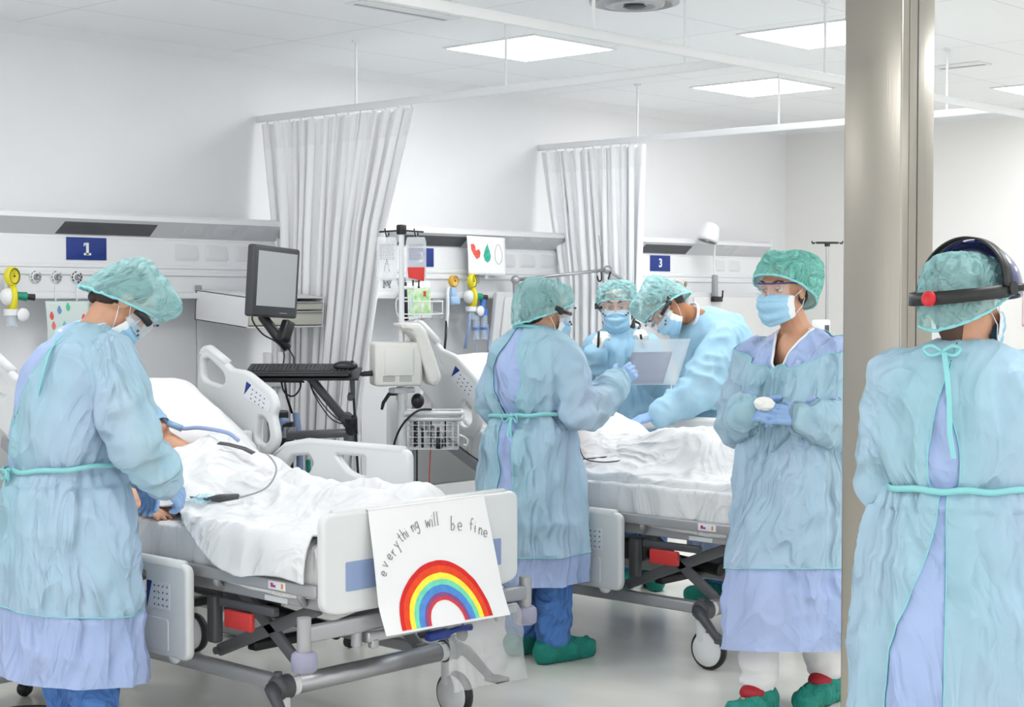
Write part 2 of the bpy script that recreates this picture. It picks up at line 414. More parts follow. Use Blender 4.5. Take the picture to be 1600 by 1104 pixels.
# profile in (depth from wall, z above 1.56)
prof = [(0.0, 0.395), (0.20, 0.385), (0.225, 0.372), (0.225, 0.352), (0.15, 0.278), (0.15, 0.270), (0.155, 0.265), (0.155, 0.150), (0.162, 0.146), (0.162, 0.132), (0.155, 0.128), (0.155, 0.116), (0.168, 0.110), (0.168, 0.098), (0.158, 0.092), (0.158, 0.022), (0.165, 0.018), (0.165, 0.0), (0.0, 0.0)]
hm = MB(); n = len(prof); LX = HW1-HW0
for i in range(n):
    a = prof[i]; b = prof[(i+1) % n]
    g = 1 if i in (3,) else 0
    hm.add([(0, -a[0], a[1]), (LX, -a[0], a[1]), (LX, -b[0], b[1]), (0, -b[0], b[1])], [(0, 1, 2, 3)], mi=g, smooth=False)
for x in (0, LX): hm.add([(x, -a, z) for a, z in prof], [tuple(range(n)) if x else tuple(range(n))[::-1]], smooth=False)
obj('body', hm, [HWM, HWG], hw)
obj('end_cap', MB().box((LX+0.006, -0.11, 0.195), (0.012, 0.225, 0.40), bev=0.003), WHITE, hw)
obj('equipment_rail', MB().box((LX/2, -0.185, -0.0), (LX, 0.012, 0.028), bev=0.002).box((LX/2, -0.172, 0.0), (LX, 0.02, 0.01)), HWM, hw)
GR = mat('grille_dark', (82, 84, 88), 0.6, bump=(60, 0.4, 2), stretch=(.1, 1, 4))
sn = Vector((0, -0.7, -0.7))
for bx in (3.985, 6.10, 8.24):   # reading light grilles on the slanted underside
    x = bx-HW0
    def P(x, s, off=0.0015):      # s 0..1 down the slope
        return (x, -(0.225-0.075*s)-off*0.7, 0.352-0.074*s-off*0.7)
    obj('reading_light', MB().add([P(x, .2), P(x+0.50, .2), P(x+0.49, .92), P(x-0.02, .92), P(x, .2, -.004), P(x+0.50, .2, -.004), P(x+0.49, .92, -.004), P(x-0.02, .92, -.004)], [(3, 2, 1, 0), (0, 1, 5, 4), (1, 2, 6, 5), (2, 3, 7, 6), (3, 0, 4, 7)], smooth=False), GR, hw)
PLT = mat('socket_plate', (214, 216, 219), 0.4)
for bx in (4.62, 4.80, 4.98, 6.73, 6.91, 7.09, 7.27, 9.05, 9.23):   # blank socket covers, each with a shallow pillow face
    x = bx-HW0
    def pf(u, v):
        b = 0.006*(1-(2*u-1)**6)*(1-(2*v-1)**6)-0.004*math.exp(-((u-.75)**2+(v-.8)**2)*9)
        return (x+0.145*u, -0.155-b, 0.17+0.083*v)
    obj('socket_cover', MB().grid(pf, 13, 9), PLT, hw)
    def pg(u, v):
        b = 0.005*(1-(2*u-1)**6)*(1-(2*v-1)**6); s = 0.9-0.8*v
        return (x+0.13*u+0.03, -(0.225-0.075*s)-b*.7, 0.352-0.074*s-b*.7)
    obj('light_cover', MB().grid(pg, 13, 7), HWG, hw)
OUTD = mat('outlet_metal', (150, 152, 155), 0.3, 0.6)
def outlet(x, kind):
    M = TR((x-HW0, -0.158, 0.085), None) @ Matrix.Rotation(PI/2, 4, 'X')
    o = obj('gas_outlet', MB().lathe([(0.030, -0.001), (0.030, 0.006), (0.027, 0.009), (0.021, 0.009), (0.020, 0.012), (0, 0.012)], 28, M), WHITE, hw)
    ringm = {'dark': DGREY, 'light': GREYPL, 'yellow': mat('yellow_ring', (226, 196, 40), .5), 'black': BLACK}[kind]
    rg = MB()
    for k in range(10):
        if k in (2, 7): continue
        a = 2*PI*k/10
        rg.box((0.0245*math.cos(a), 0.0245*math.sin(a), 0.0095), (0.006, 0.011, 0.002), M=M, rot=Matrix.Rotation(a, 3, 'Z'))
    obj('marking', rg, ringm, o)
    obj('valve', MB().lathe([(0.015, 0.009), (0.015, 0.02), (0.009, 0.022), (0.008, 0.016), (0.0, 0.016)], 20, M), OUTD, o)
for x, k in ((3.86, 'light'), (3.965, 'light'), (4.07, 'black'), (4.185, 'dark'), (6.01, 'dark'), (6.12, 'light'), (6.23, 'black'), (8.39, 'dark'), (8.50, 'dark'), (8.605, 'yellow'), (8.711, 'yellow')):
    outlet(x, k)

def bed_sign(d, x, w, label):
    t = thing('bed_number_sign', label, 'sign', (x, BW-0.156, 1.777))
    obj('plate', MB().box((0, -0.002, 0), (w, 0.004, 0.104), bev=0.001), NAVY, t)
    if d == '1':
        obj('numeral', MB().box((.003, -.0045, 0), (.014, .0016, .056)).box((.003, -.0045, -.025), (.038, .0016, .010)).box((-.008, -.0045, .022), (.014, .0016, .010)).box((-.014, -.0045, .018), (.006, .0016, .012)), WHITE, t)
        return
    obj('numeral', MB().me(text_mesh(d, 0.078, 0.0008, 0.0022), XZ @ TR((0, 0, 0.0048)), smooth=False), WHITE, t)
bed_sign('1', 4.128, 0.212, 'navy blue bed sign reading 1 above the leaning nurse on the left')
bed_sign('2', 6.27, 0.20, 'navy blue bed sign mostly hidden behind the fluid bags')
bed_sign('3', 8.455, 0.213, 'navy blue bed sign reading 3 beside the examination lamp')

# ------------------------------------------------------------------ steel column
STEEL = mat('brushed_steel', (166, 161, 152), 0.28, 0.92, bump=(140, 0.04, 2), stretch=(1, 1, .02))
cl = thing('steel_column', 'square brushed steel column standing in front of the ward', 'column', (4.46, 2.56, 0))
# its near vertical edge stands at the local corner (-.1,-.1)
obj('cladding', MB().box((0, 0, 1.4), (0.20, 0.20, 2.80), bev=0.006, seg=3), STEEL, cl)
obj('seam', MB().box((-0.005, -0.1005, 1.4), (0.003, 0.002, 2.78)), DGREY, cl)
obj('corner_angle', MB().box((-0.055, -0.101, 1.4), (0.006, 0.0016, 2.78)), STEEL, cl)

# things hanging on the back wall
def paper(name, label, cat, corners, mt, parent_loc, curl=0.012, nu=14, nv=14):
    """sheet hung from its top corners: corners TL, TR, BR, BL relative to loc; bends forward (-y)"""
    t = thing(name, label, cat, parent_loc)
    tl, tr, br, bl = [Vector(c) for c in corners]
    def fn(u, v):
        p = (tl*(1-u)+tr*u)*(1-v)+(bl*(1-u)+br*u)*v
        return (p.x, p.y-curl*math.sin(v*PI)*0.5-curl*v*v*(0.3+u), p.z)
    o = obj('sheet', MB().grid(fn, nu, nv), mt, t); o.modifiers.new('s', 'SOLIDIFY').thickness = 0.0006
    return t, fn
PAPER = mat('paper', (236, 237, 238), 0.8)
dt, dfn = paper('drawing', 'child drawing of red, green and blank eggs taped to wall panel', 'drawing', [(-.16, 0, .11), (.16, 0, .105), (.155, 0, -.115), (-.15, 0, -.112)], PAPER, (6.72, BW-0.232, 1.795))
def patch_on(fn, outline, off=0.001):
    c = sum((Vector(p) for p in outline), Vector((0, 0)))/len(outline)
    vs = []
    for u, v in [tuple(c)]+outline:
        p = fn(u, v); vs.append((p[0], p[1]-off, p[2]))
    k = len(outline); return MB().add(vs, [(0, i+1, (i+1) % k+1) for i in range(k)])
def blob(cu, cv, ru, rv, top=0.0, seed=0, n=26):
    o = []
    for k in range(n):
        a = 2*PI*k/n; s = math.sin(a); w = 1-(top*max(0, -s)) + 0.12*nz(math.cos(a)*1.5, s*1.5, seed)
        o.append((cu+ru*math.cos(a)*w, cv+rv*s*(1+0.05*nz(s*2, seed, 1))))
    return o
WATERRED = mat('watercolour_red', (226, 104, 90), 0.85, var=((214, 78, 66), 40))
WATERGRN = mat('watercolour_green', (24, 160, 132), 0.85, var=((80, 186, 160), 60))
obj('red_egg', patch_on(dfn, [(0.08, .22), (.16, .2), (.2, .27), (.2, .36), (.26, .40), (.29, .33), (.33, .42), (.3, .55), (.22, .6), (.14, .48), (.09, .36)]), WATERRED, dt)
obj('green_egg', patch_on(dfn, [(0.52, .18), (.56, .33), (.6, .5), (.57, .62), (.5, .68), (.43, .62), (.4, .5), (.44, .35)]), WATERGRN, dt)
def outline_on(fn, pts, r=0.001, off=0.0014):
    return MB().tube([(lambda p: (p[0], p[1]-off, p[2]))(fn(u, v)) for u, v in pts], r, 5, closed=True)
obj('blank_egg', outline_on(dfn, blob(.8, .45, .1, .26, .3, 3)), INK, dt)
obj('tape', MB().box((.0, -.006, -.118), (.03, .001, .03)), CLEAR2, dt)
p2, _ = paper('notice', 'pale pink paper on the right wall behind the visored head', 'poster', [(0, .11, .13), (0, -.16, .13), (0, -.16, -.14), (0, .11, -.14)], mat('pink_paper', (236, 206, 214), .8), (RW-0.006, 4.72, 1.50), curl=0)
p3, _ = paper('notice', 'small white notice on the back wall beside the drip pole', 'poster', [(-.05, 0, .05), (.05, 0, .05), (.05, 0, -.05), (-.05, 0, -.05)], PAPER, (9.98, BW-0.004, 1.83), curl=0)
obj('print', MB().box((0, -.002, .01), (.025, .001, .012)), INK, p3)
pb, pbf = paper('gift_bag', 'floral paper bag hanging from the service panel behind the left nurse', 'bag', [(-.115, 0, .10), (.115, 0, .10), (.105, 0, -.12), (-.105, 0, -.12)], mat('mint_paper', (208, 222, 218), .8), (4.0, BW-0.20, 1.435))
for i, (u, v, c) in enumerate(((.12, .3, (222, 96, 96)), (.15, .5, (226, 120, 120)), (.3, .18, (112, 150, 196)), (.5, .12, (90, 196, 150)), (.7, .55, (222, 96, 96)), (.85, .35, (222, 90, 100)), (.9, .55, (226, 110, 110)), (.4, .5, (120, 190, 200)), (.45, .8, (236, 170, 180)))):
    obj('printed_leaf', patch_on(pbf, blob(u, v, .05, .09, .5, i)), mat('leaf_%d' % i, c, .8), pb)
for x in (-.06, .05): obj('strap', MB().tube([(x, 0, .098), (x, .004, .16), (x+.003, .012, .165), (x+.004, .014, .10)], .003, 6), WHITE, pb)
# ================================================================== BEDS
def head_rail_pts(dy=0, dz=0, ang=0):
    out = [(1.98, 1.15), (1.955, 1.315), (1.90, 1.340), (1.725, 1.243, .01), (1.62, 1.236), (1.44, 1.150), (1.412, 1.09), (1.432, 1.05, .01), (1.402, .95), (1.45, .882), (1.54, .872), (1.66, .93), (1.77, 1.00), (1.93, 1.07)]
    h1 = [(1.935, 1.19), (1.925, 1.272), (1.895, 1.283), (1.785, 1.225), (1.765, 1.185), (1.80, 1.165)]
    h2 = [(1.535, 1.05), (1.478, 1.03), (1.458, .955), (1.495, .922), (1.555, .94)]
    ct = [(1.61, 1.19), (1.46, 1.125), (1.445, 1.09), (1.46, 1.06), (1.63, 1.12)]
    def T(p):
        y = p[0]-1.2; z = p[1]-.65; c = math.cos(ang); s = math.sin(ang)
        q = (1.2+y*c-z*s+dy, .65+y*s+z*c+dz)
        return q+tuple(p[2:])
    return [[T(p) for p in l] for l in (out, h1, h2, ct)]
CTRL = mat('control_label', (222, 226, 232), 0.4)
def dots(mb, pts, M, r=0.0045):
    for i, p in enumerate(pts):
        if i % 3 == 1: mb.box((p[0], p[1], 0), (0.012, 0.003, 0.0012), M=M, rot=Matrix.Rotation(.5-(i % 2), 3, 'Z'))
        else: mb.box((p[0], p[1], 0), (0.007, 0.006, 0.0012), M=M, bev=0.001)
def make_bed(label, loc, head=(0, 0, 0), decl=0.42, far=(0, 0, 0)):
    t = thing('hospital_bed', label, 'bed', loc, 0, 'adjustable hospital beds')
    # ---- wheeled base
    b = MB()
    for s in (-1, 1):
        b.box((s*.36, 1.08, .245), (.052, 1.60, .05), bev=.012, seg=3)
    b.box((0, 1.88, .245), (.72, .07, .05), bev=.02, seg=3)
    obj('base_frame', b, FRAMEG, t)
    ft = MB().tube([(-.34, .27, .245), (.34, .27, .245)], .034, 20)
    f = obj('base_tube', ft, ALU, t)
    for s in (-1, 1):
        obj('scale_ring', MB().cyl((s*.335, .27, .245), (s*.365, .27, .245), .0355, n=24), WHITE, f)
        k = MB()
        for q in range(5): k.box((s*(.340+.005*q), .245+.01*(q % 2), .279), (.003, .006, .001))
        obj('ring_print', k, DGREY, f)
    for sx in (-1, 1):
        for y in (.27, 1.88):
            h = MB().cyl((sx*.365, y, .245), (sx*.425, y, .245), .042, .038, 20)
            h.ell((sx*.41, y, .245), (.03, .044, .044))
            h.cyl((sx*.41, y, .27), (sx*.41, y, .30), .014, n=12).cyl((sx*.41, y-.03, .262), (sx*.41, y-.036, .262), .008, n=8)
            hs = obj('caster_housing', h, DGREY, t)
            c = obj('caster', MB().box((sx*.395, y, .165), (.05, .055, .12), bev=.018, seg=3).box((sx*.395, y-.035, .11), (.044, .10, .05), bev=.02, seg=3), WHITEPL, t)
            wh = MB(); Mw = TR((sx*.395, y-.03, .086)) @ Matrix.Rotation(PI/2, 4, 'Y')
            wh.lathe([(.0, -.022), (.068, -.024), (.071, -.018), (.071, .018), (.068, .024), (0, .022)], 28, Mw)
            obj('wheel', wh, WHITE, c)
            obj('tyre', MB().lathe([(.068, -.017), (.083, -.014), (.0865, 0), (.083, .014), (.068, .017)], 28, Mw), BLACK, c)
    # brake pedals at the foot end
    for sx in (-1, 1):
        p = MB().tube([(sx*.43, .27, .245), (sx*.455, .235, .235), (sx*.475, .14, .155), (sx*.475, .12, .15)], [.03, .022, .016, .014], 10)
        p.box((sx*.475, .10, .149), (.07, .07, .018), bev=.007)
        obj('brake_pedal', p, DGREY, t)
    # ---- scissor lift
    for sx in (-.27, .27):
        for (a, c) in (((.70, .545), (.30, .275)), ((.22, .50), (.78, .275)), ((1.75, .545), (1.25, .275)), ((1.20, .52), (1.80, .275))):
            A = Vector((sx, a[0], a[1])); B = Vector((sx, c[0], c[1])); d = B-A
            R = frame(d, (1, 0, 0))
            sc = MB().box((0, 0, 0), (.045, d.length, .022), M=TR((A+B)/2, R), bev=.006)
            for q in (A, B): sc.cyl(q-V(.02, 0, 0), q+V(.02, 0, 0), .014, n=12)
            obj('lift_arm', sc, LIFT, t)
    bb = MB().box((0, .62, .31), (.5, .05, .035), bev=.008).box((0, 1.5, .30), (.5, .05, .035), bev=.008).cyl((0.05, .5, .33), (0.05, 1.4, .40), .028, n=16).box((0.05, 1.0, .38), (.13, .22, .10), bev=.02)
    obj('actuator', bb, BLACK, t)
    # ---- upper frame
    u = MB()
    for s in (-1, 1):
        u.box((s*.455, .62, .605), (.024, 1.22, .042), bev=.007, seg=3)
        u.box((s*.40, 1.02, .555), (.03, 2.0, .045), bev=.006)
        for y in (.10, .55, 1.0):
            u.tube([(s*.455, y, .60), (s*.450, y, .575), (s*.42, y+.02, .55), (s*.39, y+.02, .55)], .013, 8)
    for y in (.12, .62, 1.15, 1.95): u.box((0, y, .548), (.80, .045, .035), bev=.006)
    obj('deck_frame', u, FRAMEG, t)
    st = obj('frame_sticker', MB().box((-.4685, .20, .606), (.002, .09, .028), bev=.0005), WHITE, t)
    obj('sticker_print', MB().box((-.4700, .225, .606), (.001, .012, .014)).box((-.4700, .212, .603), (.001, .012, .008)), mat('magenta_print', (170, 50, 130), .5), st)
    obj('sticker_print', MB().box((-.4700, .172, .606), (.001, .009, .016)), mat('orange_print', (224, 130, 50), .5), st)
    lg = MB(); lg.box((0, .60, .585), (.80, 1.10, .016), bev=.006)
    A = Vector((0, 1.17, .59)); B = A+Vector((0, .92*math.cos(decl), .92*math.sin(decl)))
    lg.box((0, 0, 0), (.80, .92, .018), M=TR((A+B)/2, frame(B-A)), bev=.006)
    obj('deck_panel', lg, GREYPL, t)
    for s in (-1, 1): obj('backrest_frame', MB().box((s*.425, 0, -.012), (.028, .92, .05), M=TR((A+B)/2, frame(B-A)), bev=.008), GREYPL, t)
    obj('tray_label', MB().box((-.415, .27, .545), (.004, .12, .018)), WHITE, t)
    # foot cross bar with end posts and bumpers
    x = MB().box((0, .0, .480), (1.02, .042, .052), bev=.01, seg=3)
    for s in (-1, 1): x.cyl((s*.52, 0, .425), (s*.52, 0, .535), .023, n=18).cyl((s*.30, .0, .46), (s*.30, 0, .41), .018, n=14)
    obj('foot_crossbar', x, FRAMEG, t)
    x2 = MB().box((.08, -.028, .438), (.72, .022, .034), bev=.006)
    for s in (-.25, .35): x2.box((s, -.028, .415), (.03, .026, .03), bev=.005)
    obj('accessory_bar', x2, ALU, t)
    for s in (-1, 1):
        M = TR((s*.52, 0, 0))
        obj('bumper', MB().lathe([(.0, .425), (.030, .427), (.041, .418), (.043, .395), (.041, .368), (.030, .360), (0, .361)], 24, M), LAVENDER, t)
    kn = MB().box((0.02, -.055, .405), (.10, .035, .032), bev=.008).tube([(0.06, -.06, .408), (.115, -.065, .414), (.165, -.07, .412)], [.011, .009, .012], 10)
    obj('release_handle', kn, NAVY, t)
    hh = MB()
    for s in (-.5, .5): hh.box((s*.9, .40, .43), (.03, .16, .07), bev=.008)
    obj('red_bracket', MB().box((-.435, .445, .452), (.02, .15, .062), bev=.006), RED, t)
    obj('side_bracket', MB().box((-.415, .42, .50), (.03, .30, .03), bev=.006).box((-.40, .63, .43), (.04, .05, .17), bev=.01), DGREY, t)
    # ---- footboard and headboard
    fo = [(-.46, .545, .05), (-.46, .858, .045), (.46, .858, .045), (.46, .545, .05), (.40, .525), (-.40, .525)]
    fb = obj('footboard', MB().me(plate([fo], .036, .013, .03, 4), XZ @ TR((0, 0, .005))), WHITEPL, t)
    for s in (-1, 1):
        obj('label_panel', MB().me(plate([[(s*.29-.075, .60), (s*.29-.075, .695), (s*.29+.075, .695), (s*.29+.075, .60)]], .003, .0008, .006), XZ @ TR((0, 0, .0245))), BLUEGREY, fb)
    obj('top_grip', MB().tube([(-.40, 0, .852), (.40, 0, .852)], .017, 14), WHITEPL, fb)
    ho = [(-.46, .60, .05), (-.46, 1.10, .08), (-.30, 1.16), (.30, 1.16), (.46, 1.10, .08), (.46, .60, .05)]
    hole = [(-.25, 1.06), (-.25, 1.11), (.25, 1.11), (.25, 1.06)]
    obj('headboard', MB().me(plate([ho, hole], .036, .013, .03, 3), XZ @ TR((0, 0, -2.14))), WHITEPL, t)
    # ---- side rails
    def foot_rail(s, dz):
        o = [(.60, .625, .04), (.600, .958, .05), (.68, .960), (1.22, .958, .05), (1.36, .938, .06), (1.478, .862, .02), (1.44, .80), (1.36, .66), (1.28, .625)]
        h1 = [(1.375, .815), (1.31, .888), (1.20, .900), (1.175, .868), (1.205, .825), (1.30, .80)]
        h2 = [(1.035, .912), (.852, .915), (.852, .838), (.905, .838), (.965, .856)]
        M = YZ @ TR((0, dz, s*.52))
        r = obj('side_rail', MB().me(plate([o, h1, h2], .036, .014, .012, 3), M), WHITEPL, t)
        rb = MB().me(plate([[(.71, .645), (.71, .76), (.87, .76), (.87, .645)]], .041, .003, .015), M)
        rb.me(plate([[(.93, .645), (.93, .78), (1.0, .80), (1.22, .78), (1.27, .645)]], .040, .003, .03), M)
        obj('raised_field', rb, WHITEPL, r)
        gr = MB().tube([(s*.52, .64, .952+dz), (s*.52, 1.22, .950+dz), (s*.52, 1.36, .925+dz), (s*.52, 1.455, .865+dz)], .019, 12)
        obj('grip', gr, WHITEPL, r)
        obj('guide_foot', MB().ell((s*.52, .70, .628+dz), (.016, .03, .024)), WHITEPL, r)
        f = s*.541
        cp = obj('control_panel', MB().me(plate([[(.70, .79), (.70, .885), (.835, .885), (.835, .79)]], .002, .0006, .008), YZ @ TR((0, dz, s*.5385))), CTRL, r)
        obj('blue_mark', MB().me(plate([[(.835, .79), (.835, .885), (.805, .885)]] if s < 0 else [[(.70, .79), (.70, .885), (.73, .885)]], .003, .0004, .002), YZ @ TR((0, dz, s*.5398))), NAVY, cp)
        d = MB(); dots(d, [(.715+.025*i, .805+.022*j) for i in range(4) for j in range(4)], YZ @ TR((0, dz, s*.5402)))
        obj('symbols', d, DGREY, cp)
        arm = MB()
        for y in (.85, 1.12): arm.box((s*.487, y, .60), (.04, .045, .05), bev=.01).cyl((s*.47, y, .61), (s*.515, y, .61), .022, n=16)
        obj('rail_bracket', arm, FRAMEG, r)
        return r
    foot_rail(-1, -.325); foot_rail(1, 0)
    def head_rail(s):
        o, h1, h2, ct = head_rail_pts(*(head if s < 0 else far))
        r = obj('head_rail', MB().me(plate([o, h1, h2], .036, .014, .035, 3), YZ @ TR((0, 0, s*.52))), WHITEPL, t)
        g = [o[0], o[1], o[2], o[3]]
        q = fillet([(p[0], p[1]) for p in o], .03, 4)
        gp = [Vector((s*.52, p.x, p.y)) for p in q[5:16]]
        cen = sum(gp, Vector())/len(gp)
        obj('grip', MB().tube([p+(cen-p).normalized()*.014 for p in gp], .02, 12), WHITEPL, r)
        for sd in (-1, 1):
            cp = obj('control_panel', MB().me(plate([ct], .002, .0006, .015), YZ @ TR((0, 0, s*.52+sd*.0192))), CTRL, r)
            c0 = Vector(ct[0][:2]); c1 = Vector(ct[1][:2]); dn = (Vector(ct[4][:2])-c0); e = (c1-c0)
            obj('blue_mark', MB().me(plate([[tuple(c0), tuple(c0+e*.22), tuple(c0+dn*.8)]], .002, .0004, .001), YZ @ TR((0, 0, s*.52+sd*.0205))), NAVY, cp)
            d = MB(); dots(d, [tuple(c0+e*(.3+.18*i)+dn*(.2+.28*j)) for i in range(4) for j in range(3)], YZ @ TR((0, 0, s*.52+sd*.0208)))
            obj('symbols', d, DGREY, cp)
        ff = fillet([(p[0], p[1]) for p in o], .03, 4)
        cx = sum((Vector(p[:2]) for p in o), Vector((0, 0)))/len(o)
        obj('rail_strut', MB().box((s*.475, o[10][0]+.05, o[10][1]+.06), (.05, .05, .10), bev=.01), WHITEPL, r)
    head_rail(-1); head_rail(1)
    return t
B1 = (3.79, 3.95, 0); B2 = (5.84, 3.71, 0); A1 = 0.44; A2 = 0.44
make_bed('white hospital bed with rainbow drawing over its footboard, nearest to camera', B1, (0, 0, 0), A1)
make_bed('white hospital bed whose patient is tended by three staff, further right', B2, (.10, -.03, .21), A2, (.0, -.36, .10))

def bz(y, a, z0=.745):
    t = max(0, y-1.15); return z0+math.sin(a)*t*(1 if t > .1 else t/.1)
def mattress(label, B, a):
    def sec(u, v):     # v along the bed, u around the section
        s = v*2.02+.03
        if s < 1.17: y = s; z = .60; nx = Vector((0, 0, 1))
        else: y = 1.17+(s-1.17)*math.cos(a); z = .60+(s-1.17)*math.sin(a); nx = Vector((0, -math.sin(a), math.cos(a)))
        if 1.05 < s < 1.3: k = sst(1.05, 1.3, s); nx = Vector((0, -math.sin(a*k), math.cos(a*k)))
        an = 2*PI*u; c = math.cos(an); sn = math.sin(an)
        X = .435*math.copysign(abs(c)**.16, c); Z = .075+.075*math.copysign(abs(sn)**.22, sn)
        e = .006*crease(X*3, s*5, Z*30)+.004*crease(X*8+3, s*2.4, 1)
        if abs(X) > .42: X += math.copysign(.006*crease(s*9, Z*6, 2), X)
        p = Vector((X, y, z))+nx*(Z+(e if sn > 0 else 0)); return tuple(p)
    m = MB().grid(sec, 120, 130, closed_u=True)
    n = 120; m.f.append(tuple(range(n))[::-1]); m.f.append(tuple(range(129*n, 130*n))); m.mi += [0, 0]; m.sm += [True, True]
    me = m.mesh()
    t = thing('mattress', label, 'mattress', B)
    obj('sheeted_core', me, SHEET, t)
    sk = MB()      # loose hem of the fitted sheet tucked below the deck rail
    sk.tube([(-.425, y, .595+.008*nz(y*6, 0, 0)-.014*(1+math.sin(y*7))*.5) for y in np.linspace(.03, .60, 24)], [.018+.008*nz(y*9, 1, 1) for y in np.linspace(.03, .60, 24)], 10)
    sk.tube([(x, .035, .60+.006*nz(x*6, 0, 0)) for x in np.linspace(-.42, .42, 24)], .02, 10)
    obj('sheet_hem', sk, SHEET, t)
mattress('mattress in white fitted sheet on the nearest bed', B1, A1)
mattress('mattress in white fitted sheet on the bed with three staff', B2, A2)

def blanket(label, B, a, body, y0, y1, xl, xr, hem, seed, tuck=.45):
    """sheet lying over the patient: grid over arc length, with drop at the sides"""
    NU = 150; NV = 170
    def fn(u, v):
        y = y0+(y1-y0)*v+.05*math.sin(u*7+seed)*v; xa = xl(y) if callable(xl) else xl; s = xa+(xr-xa)*u
        lim = tuck
        x = s; dz = 0
        if abs(s) > lim:
            k = abs(s)-lim; x = math.copysign(lim+.018*(1-math.exp(-k*30))+.02*k, s); dz = -k
        yy = y
        h = body(x, yy)
        ed = sst(lim+.01, lim-.12, abs(s))
        z = bz(yy, a)+.02+h*ed+dz
        w = .020*crease(x*3.5+yy*2.2, yy*3.5-x*3, seed)*(.5+.5*ed)+.011*crease(x*8-yy*5, yy*6, seed+5)+.006*crease(x*15+yy*9, yy*15-x*6, seed+7)+.012*nz(x*3, yy*3, seed+2)
        if dz < 0: x += math.copysign(.014*crease(yy*7+seed, 0.3, dz*2)*min(1, -dz*10), s)
        e = sst(0, .05, v)*1.0
        z += w*(1 if dz == 0 else .3)
        zmin = bz(yy, a)+.012
        if dz == 0: z = max(z, zmin)
        return (x, yy, z)
    m = MB().grid(fn, NU, NV)
    me = m.mesh(); me = relax(me, 2)
    t = thing('blanket', label, 'blanket', B)
    o = obj('cloth', me, LINEN, t); o.modifiers.new('s', 'SOLIDIFY').thickness = .006; o.modifiers['s'].offset = 1
    ed = [fn(u, 0) for u in np.linspace(0, 1, 60)]
    return t, fn
def g(x, y, cx, cy, sx, sy, h): return h*math.exp(-((x-cx)/sx)**2-((y-cy)/sy)**2)
def body1(x, y):
    h = .15*math.exp(-((x-.03)/.27)**4)*sst(1.62, 1.30, y)*sst(.75, 1.1, y)           # trunk
    for lx in (-.07, .13):
        h = max(h, (.095+.015*math.cos(y*5))*math.exp(-((x-lx)/.105)**2)*sst(1.15, .85, y)*sst(.0, .12, y))
    h = max(h, g(x, y, .13, .16, .09, .08, .11), g(x, y, -.05, .16, .09, .08, .10))
    h = max(h, g(x, y, -.28, 1.12, .09, .35, .085)) + g(x, y, .0, 1.0, .35, .3, .02)
    return h
blanket('white blanket covering the patient in the nearest bed', B1, A1, body1, .045, 1.30, lambda y: -.60+.19*sst(.35, .95, y)+.02*math.sin(y*9), .50, .1, 2.2)
def body2(x, y):
    h = .20*math.exp(-((x-.03)/.27)**4)*sst(1.75, 1.4, y)*sst(.7, 1.2, y)
    for lx in (-.06, .14):
        h = max(h, (.14+.03*math.cos((y-.65)*6))*math.exp(-((x-lx)/.12)**2)*sst(1.3, .9, y)*sst(.0, .15, y))
    h = max(h, g(x, y, .14, .16, .09, .08, .13), g(x, y, -.04, .16, .09, .08, .12))
    return h
blanket('white blanket covering the patient tended by three staff', B2, A2, body2, .045, 1.50, -.435, .46, .1, 8.4, tuck=.40)

def pillow(label, B, c, rx, ry, th, R, seed):
    t = thing('pillow', label, 'pillow', (B[0]+c[0], B[1]+c[1], c[2]))
    m = MB()
    for sd in (1, -1):
        def fn(u, v):
            a = 2*u-1; b = 2*v-1
            f = max(0, (1-abs(a)**2.6))**.5*max(0, (1-abs(b)**2.6))**.5
            cx = rx*a*(1-.07*(1-abs(b))); cy = ry*b*(1-.08*(1-abs(a)))
            z = sd*th*f**.8+.006*crease(a*4+seed, b*3, sd)*f+.012*crease(a*1.7, b*1.3+seed, sd)*f
            return (cx, cy, z)
        m.grid(fn, 60, 44, M=R.to_4x4())
    o = obj('case', m.mesh(), PILLOW, t)
    e = MB().tube([R @ Vector((rx*1.0*math.cos(k)**1 if 0 else rx*max(-1, min(1, 1.35*math.cos(k))), ry*max(-1, min(1, 1.35*math.sin(k))), 0)) for k in np.linspace(0, 2*PI, 60, endpoint=False)], .006, 6, closed=True)
    obj('seam', e, PILLOW, t)
    return t
R1 = Matrix.Rotation(.10, 3, 'Z') @ Matrix.Rotation(A1+.10, 3, 'X')
pillow('plump white pillow under the patient in the nearest bed', B1, (.06, 1.66, 1.045), .37, .27, .085, R1, 1.0)
pillow('white pillow behind the patient in the second bed', B2, (.0, 1.66, 1.13), .34, .25, .075, Matrix.Rotation(A2+.1, 3, 'X'), 4.0)

# ------------------------------------------------------------------ rainbow drawing over the footboard
rd = thing('rainbow_drawing', 'child drawing of a rainbow with handwritten words over the bed footboard', 'drawing', (B1[0], B1[1]-.024, .5))
TL = V(-.272, -.004, .357); TRc = V(.275, -.004, .357); BLc = V(-.255, -.070, -.052); BRc = V(.315, -.09, -.060)
def rfn(u, v, off=0.0):
    p = (TL*(1-u)+TRc*u)*(1-v)+(BLc*(1-u)+BRc*u)*v
    bulge = -.018*math.sin(min(1, v*1.3)*PI)*(.3+.7*abs(u-.5)*2)*(1 if u < .5 else .6)
    if v < .02: bulge = 0
    sag = -.022*math.sin(v*PI)*(1 if u < .06 else 0)*0
    return (p.x-.012*math.sin(v*PI)*(1-u), p.y*(v**.7 if v > 0 else 0)+bulge-off-.003, p.z)
sh = obj('sheet', MB().grid(lambda u, v: rfn(u, v), 30, 30).add([(-.272, -.006, .357), (.275, -.006, .357), (.275, .048, .361), (-.272, .048, .361), (.27, .052, .20), (-.27, .052, .20)], [(0, 1, 2, 3), (3, 2, 4, 5)], smooth=False), PAPER, rd)
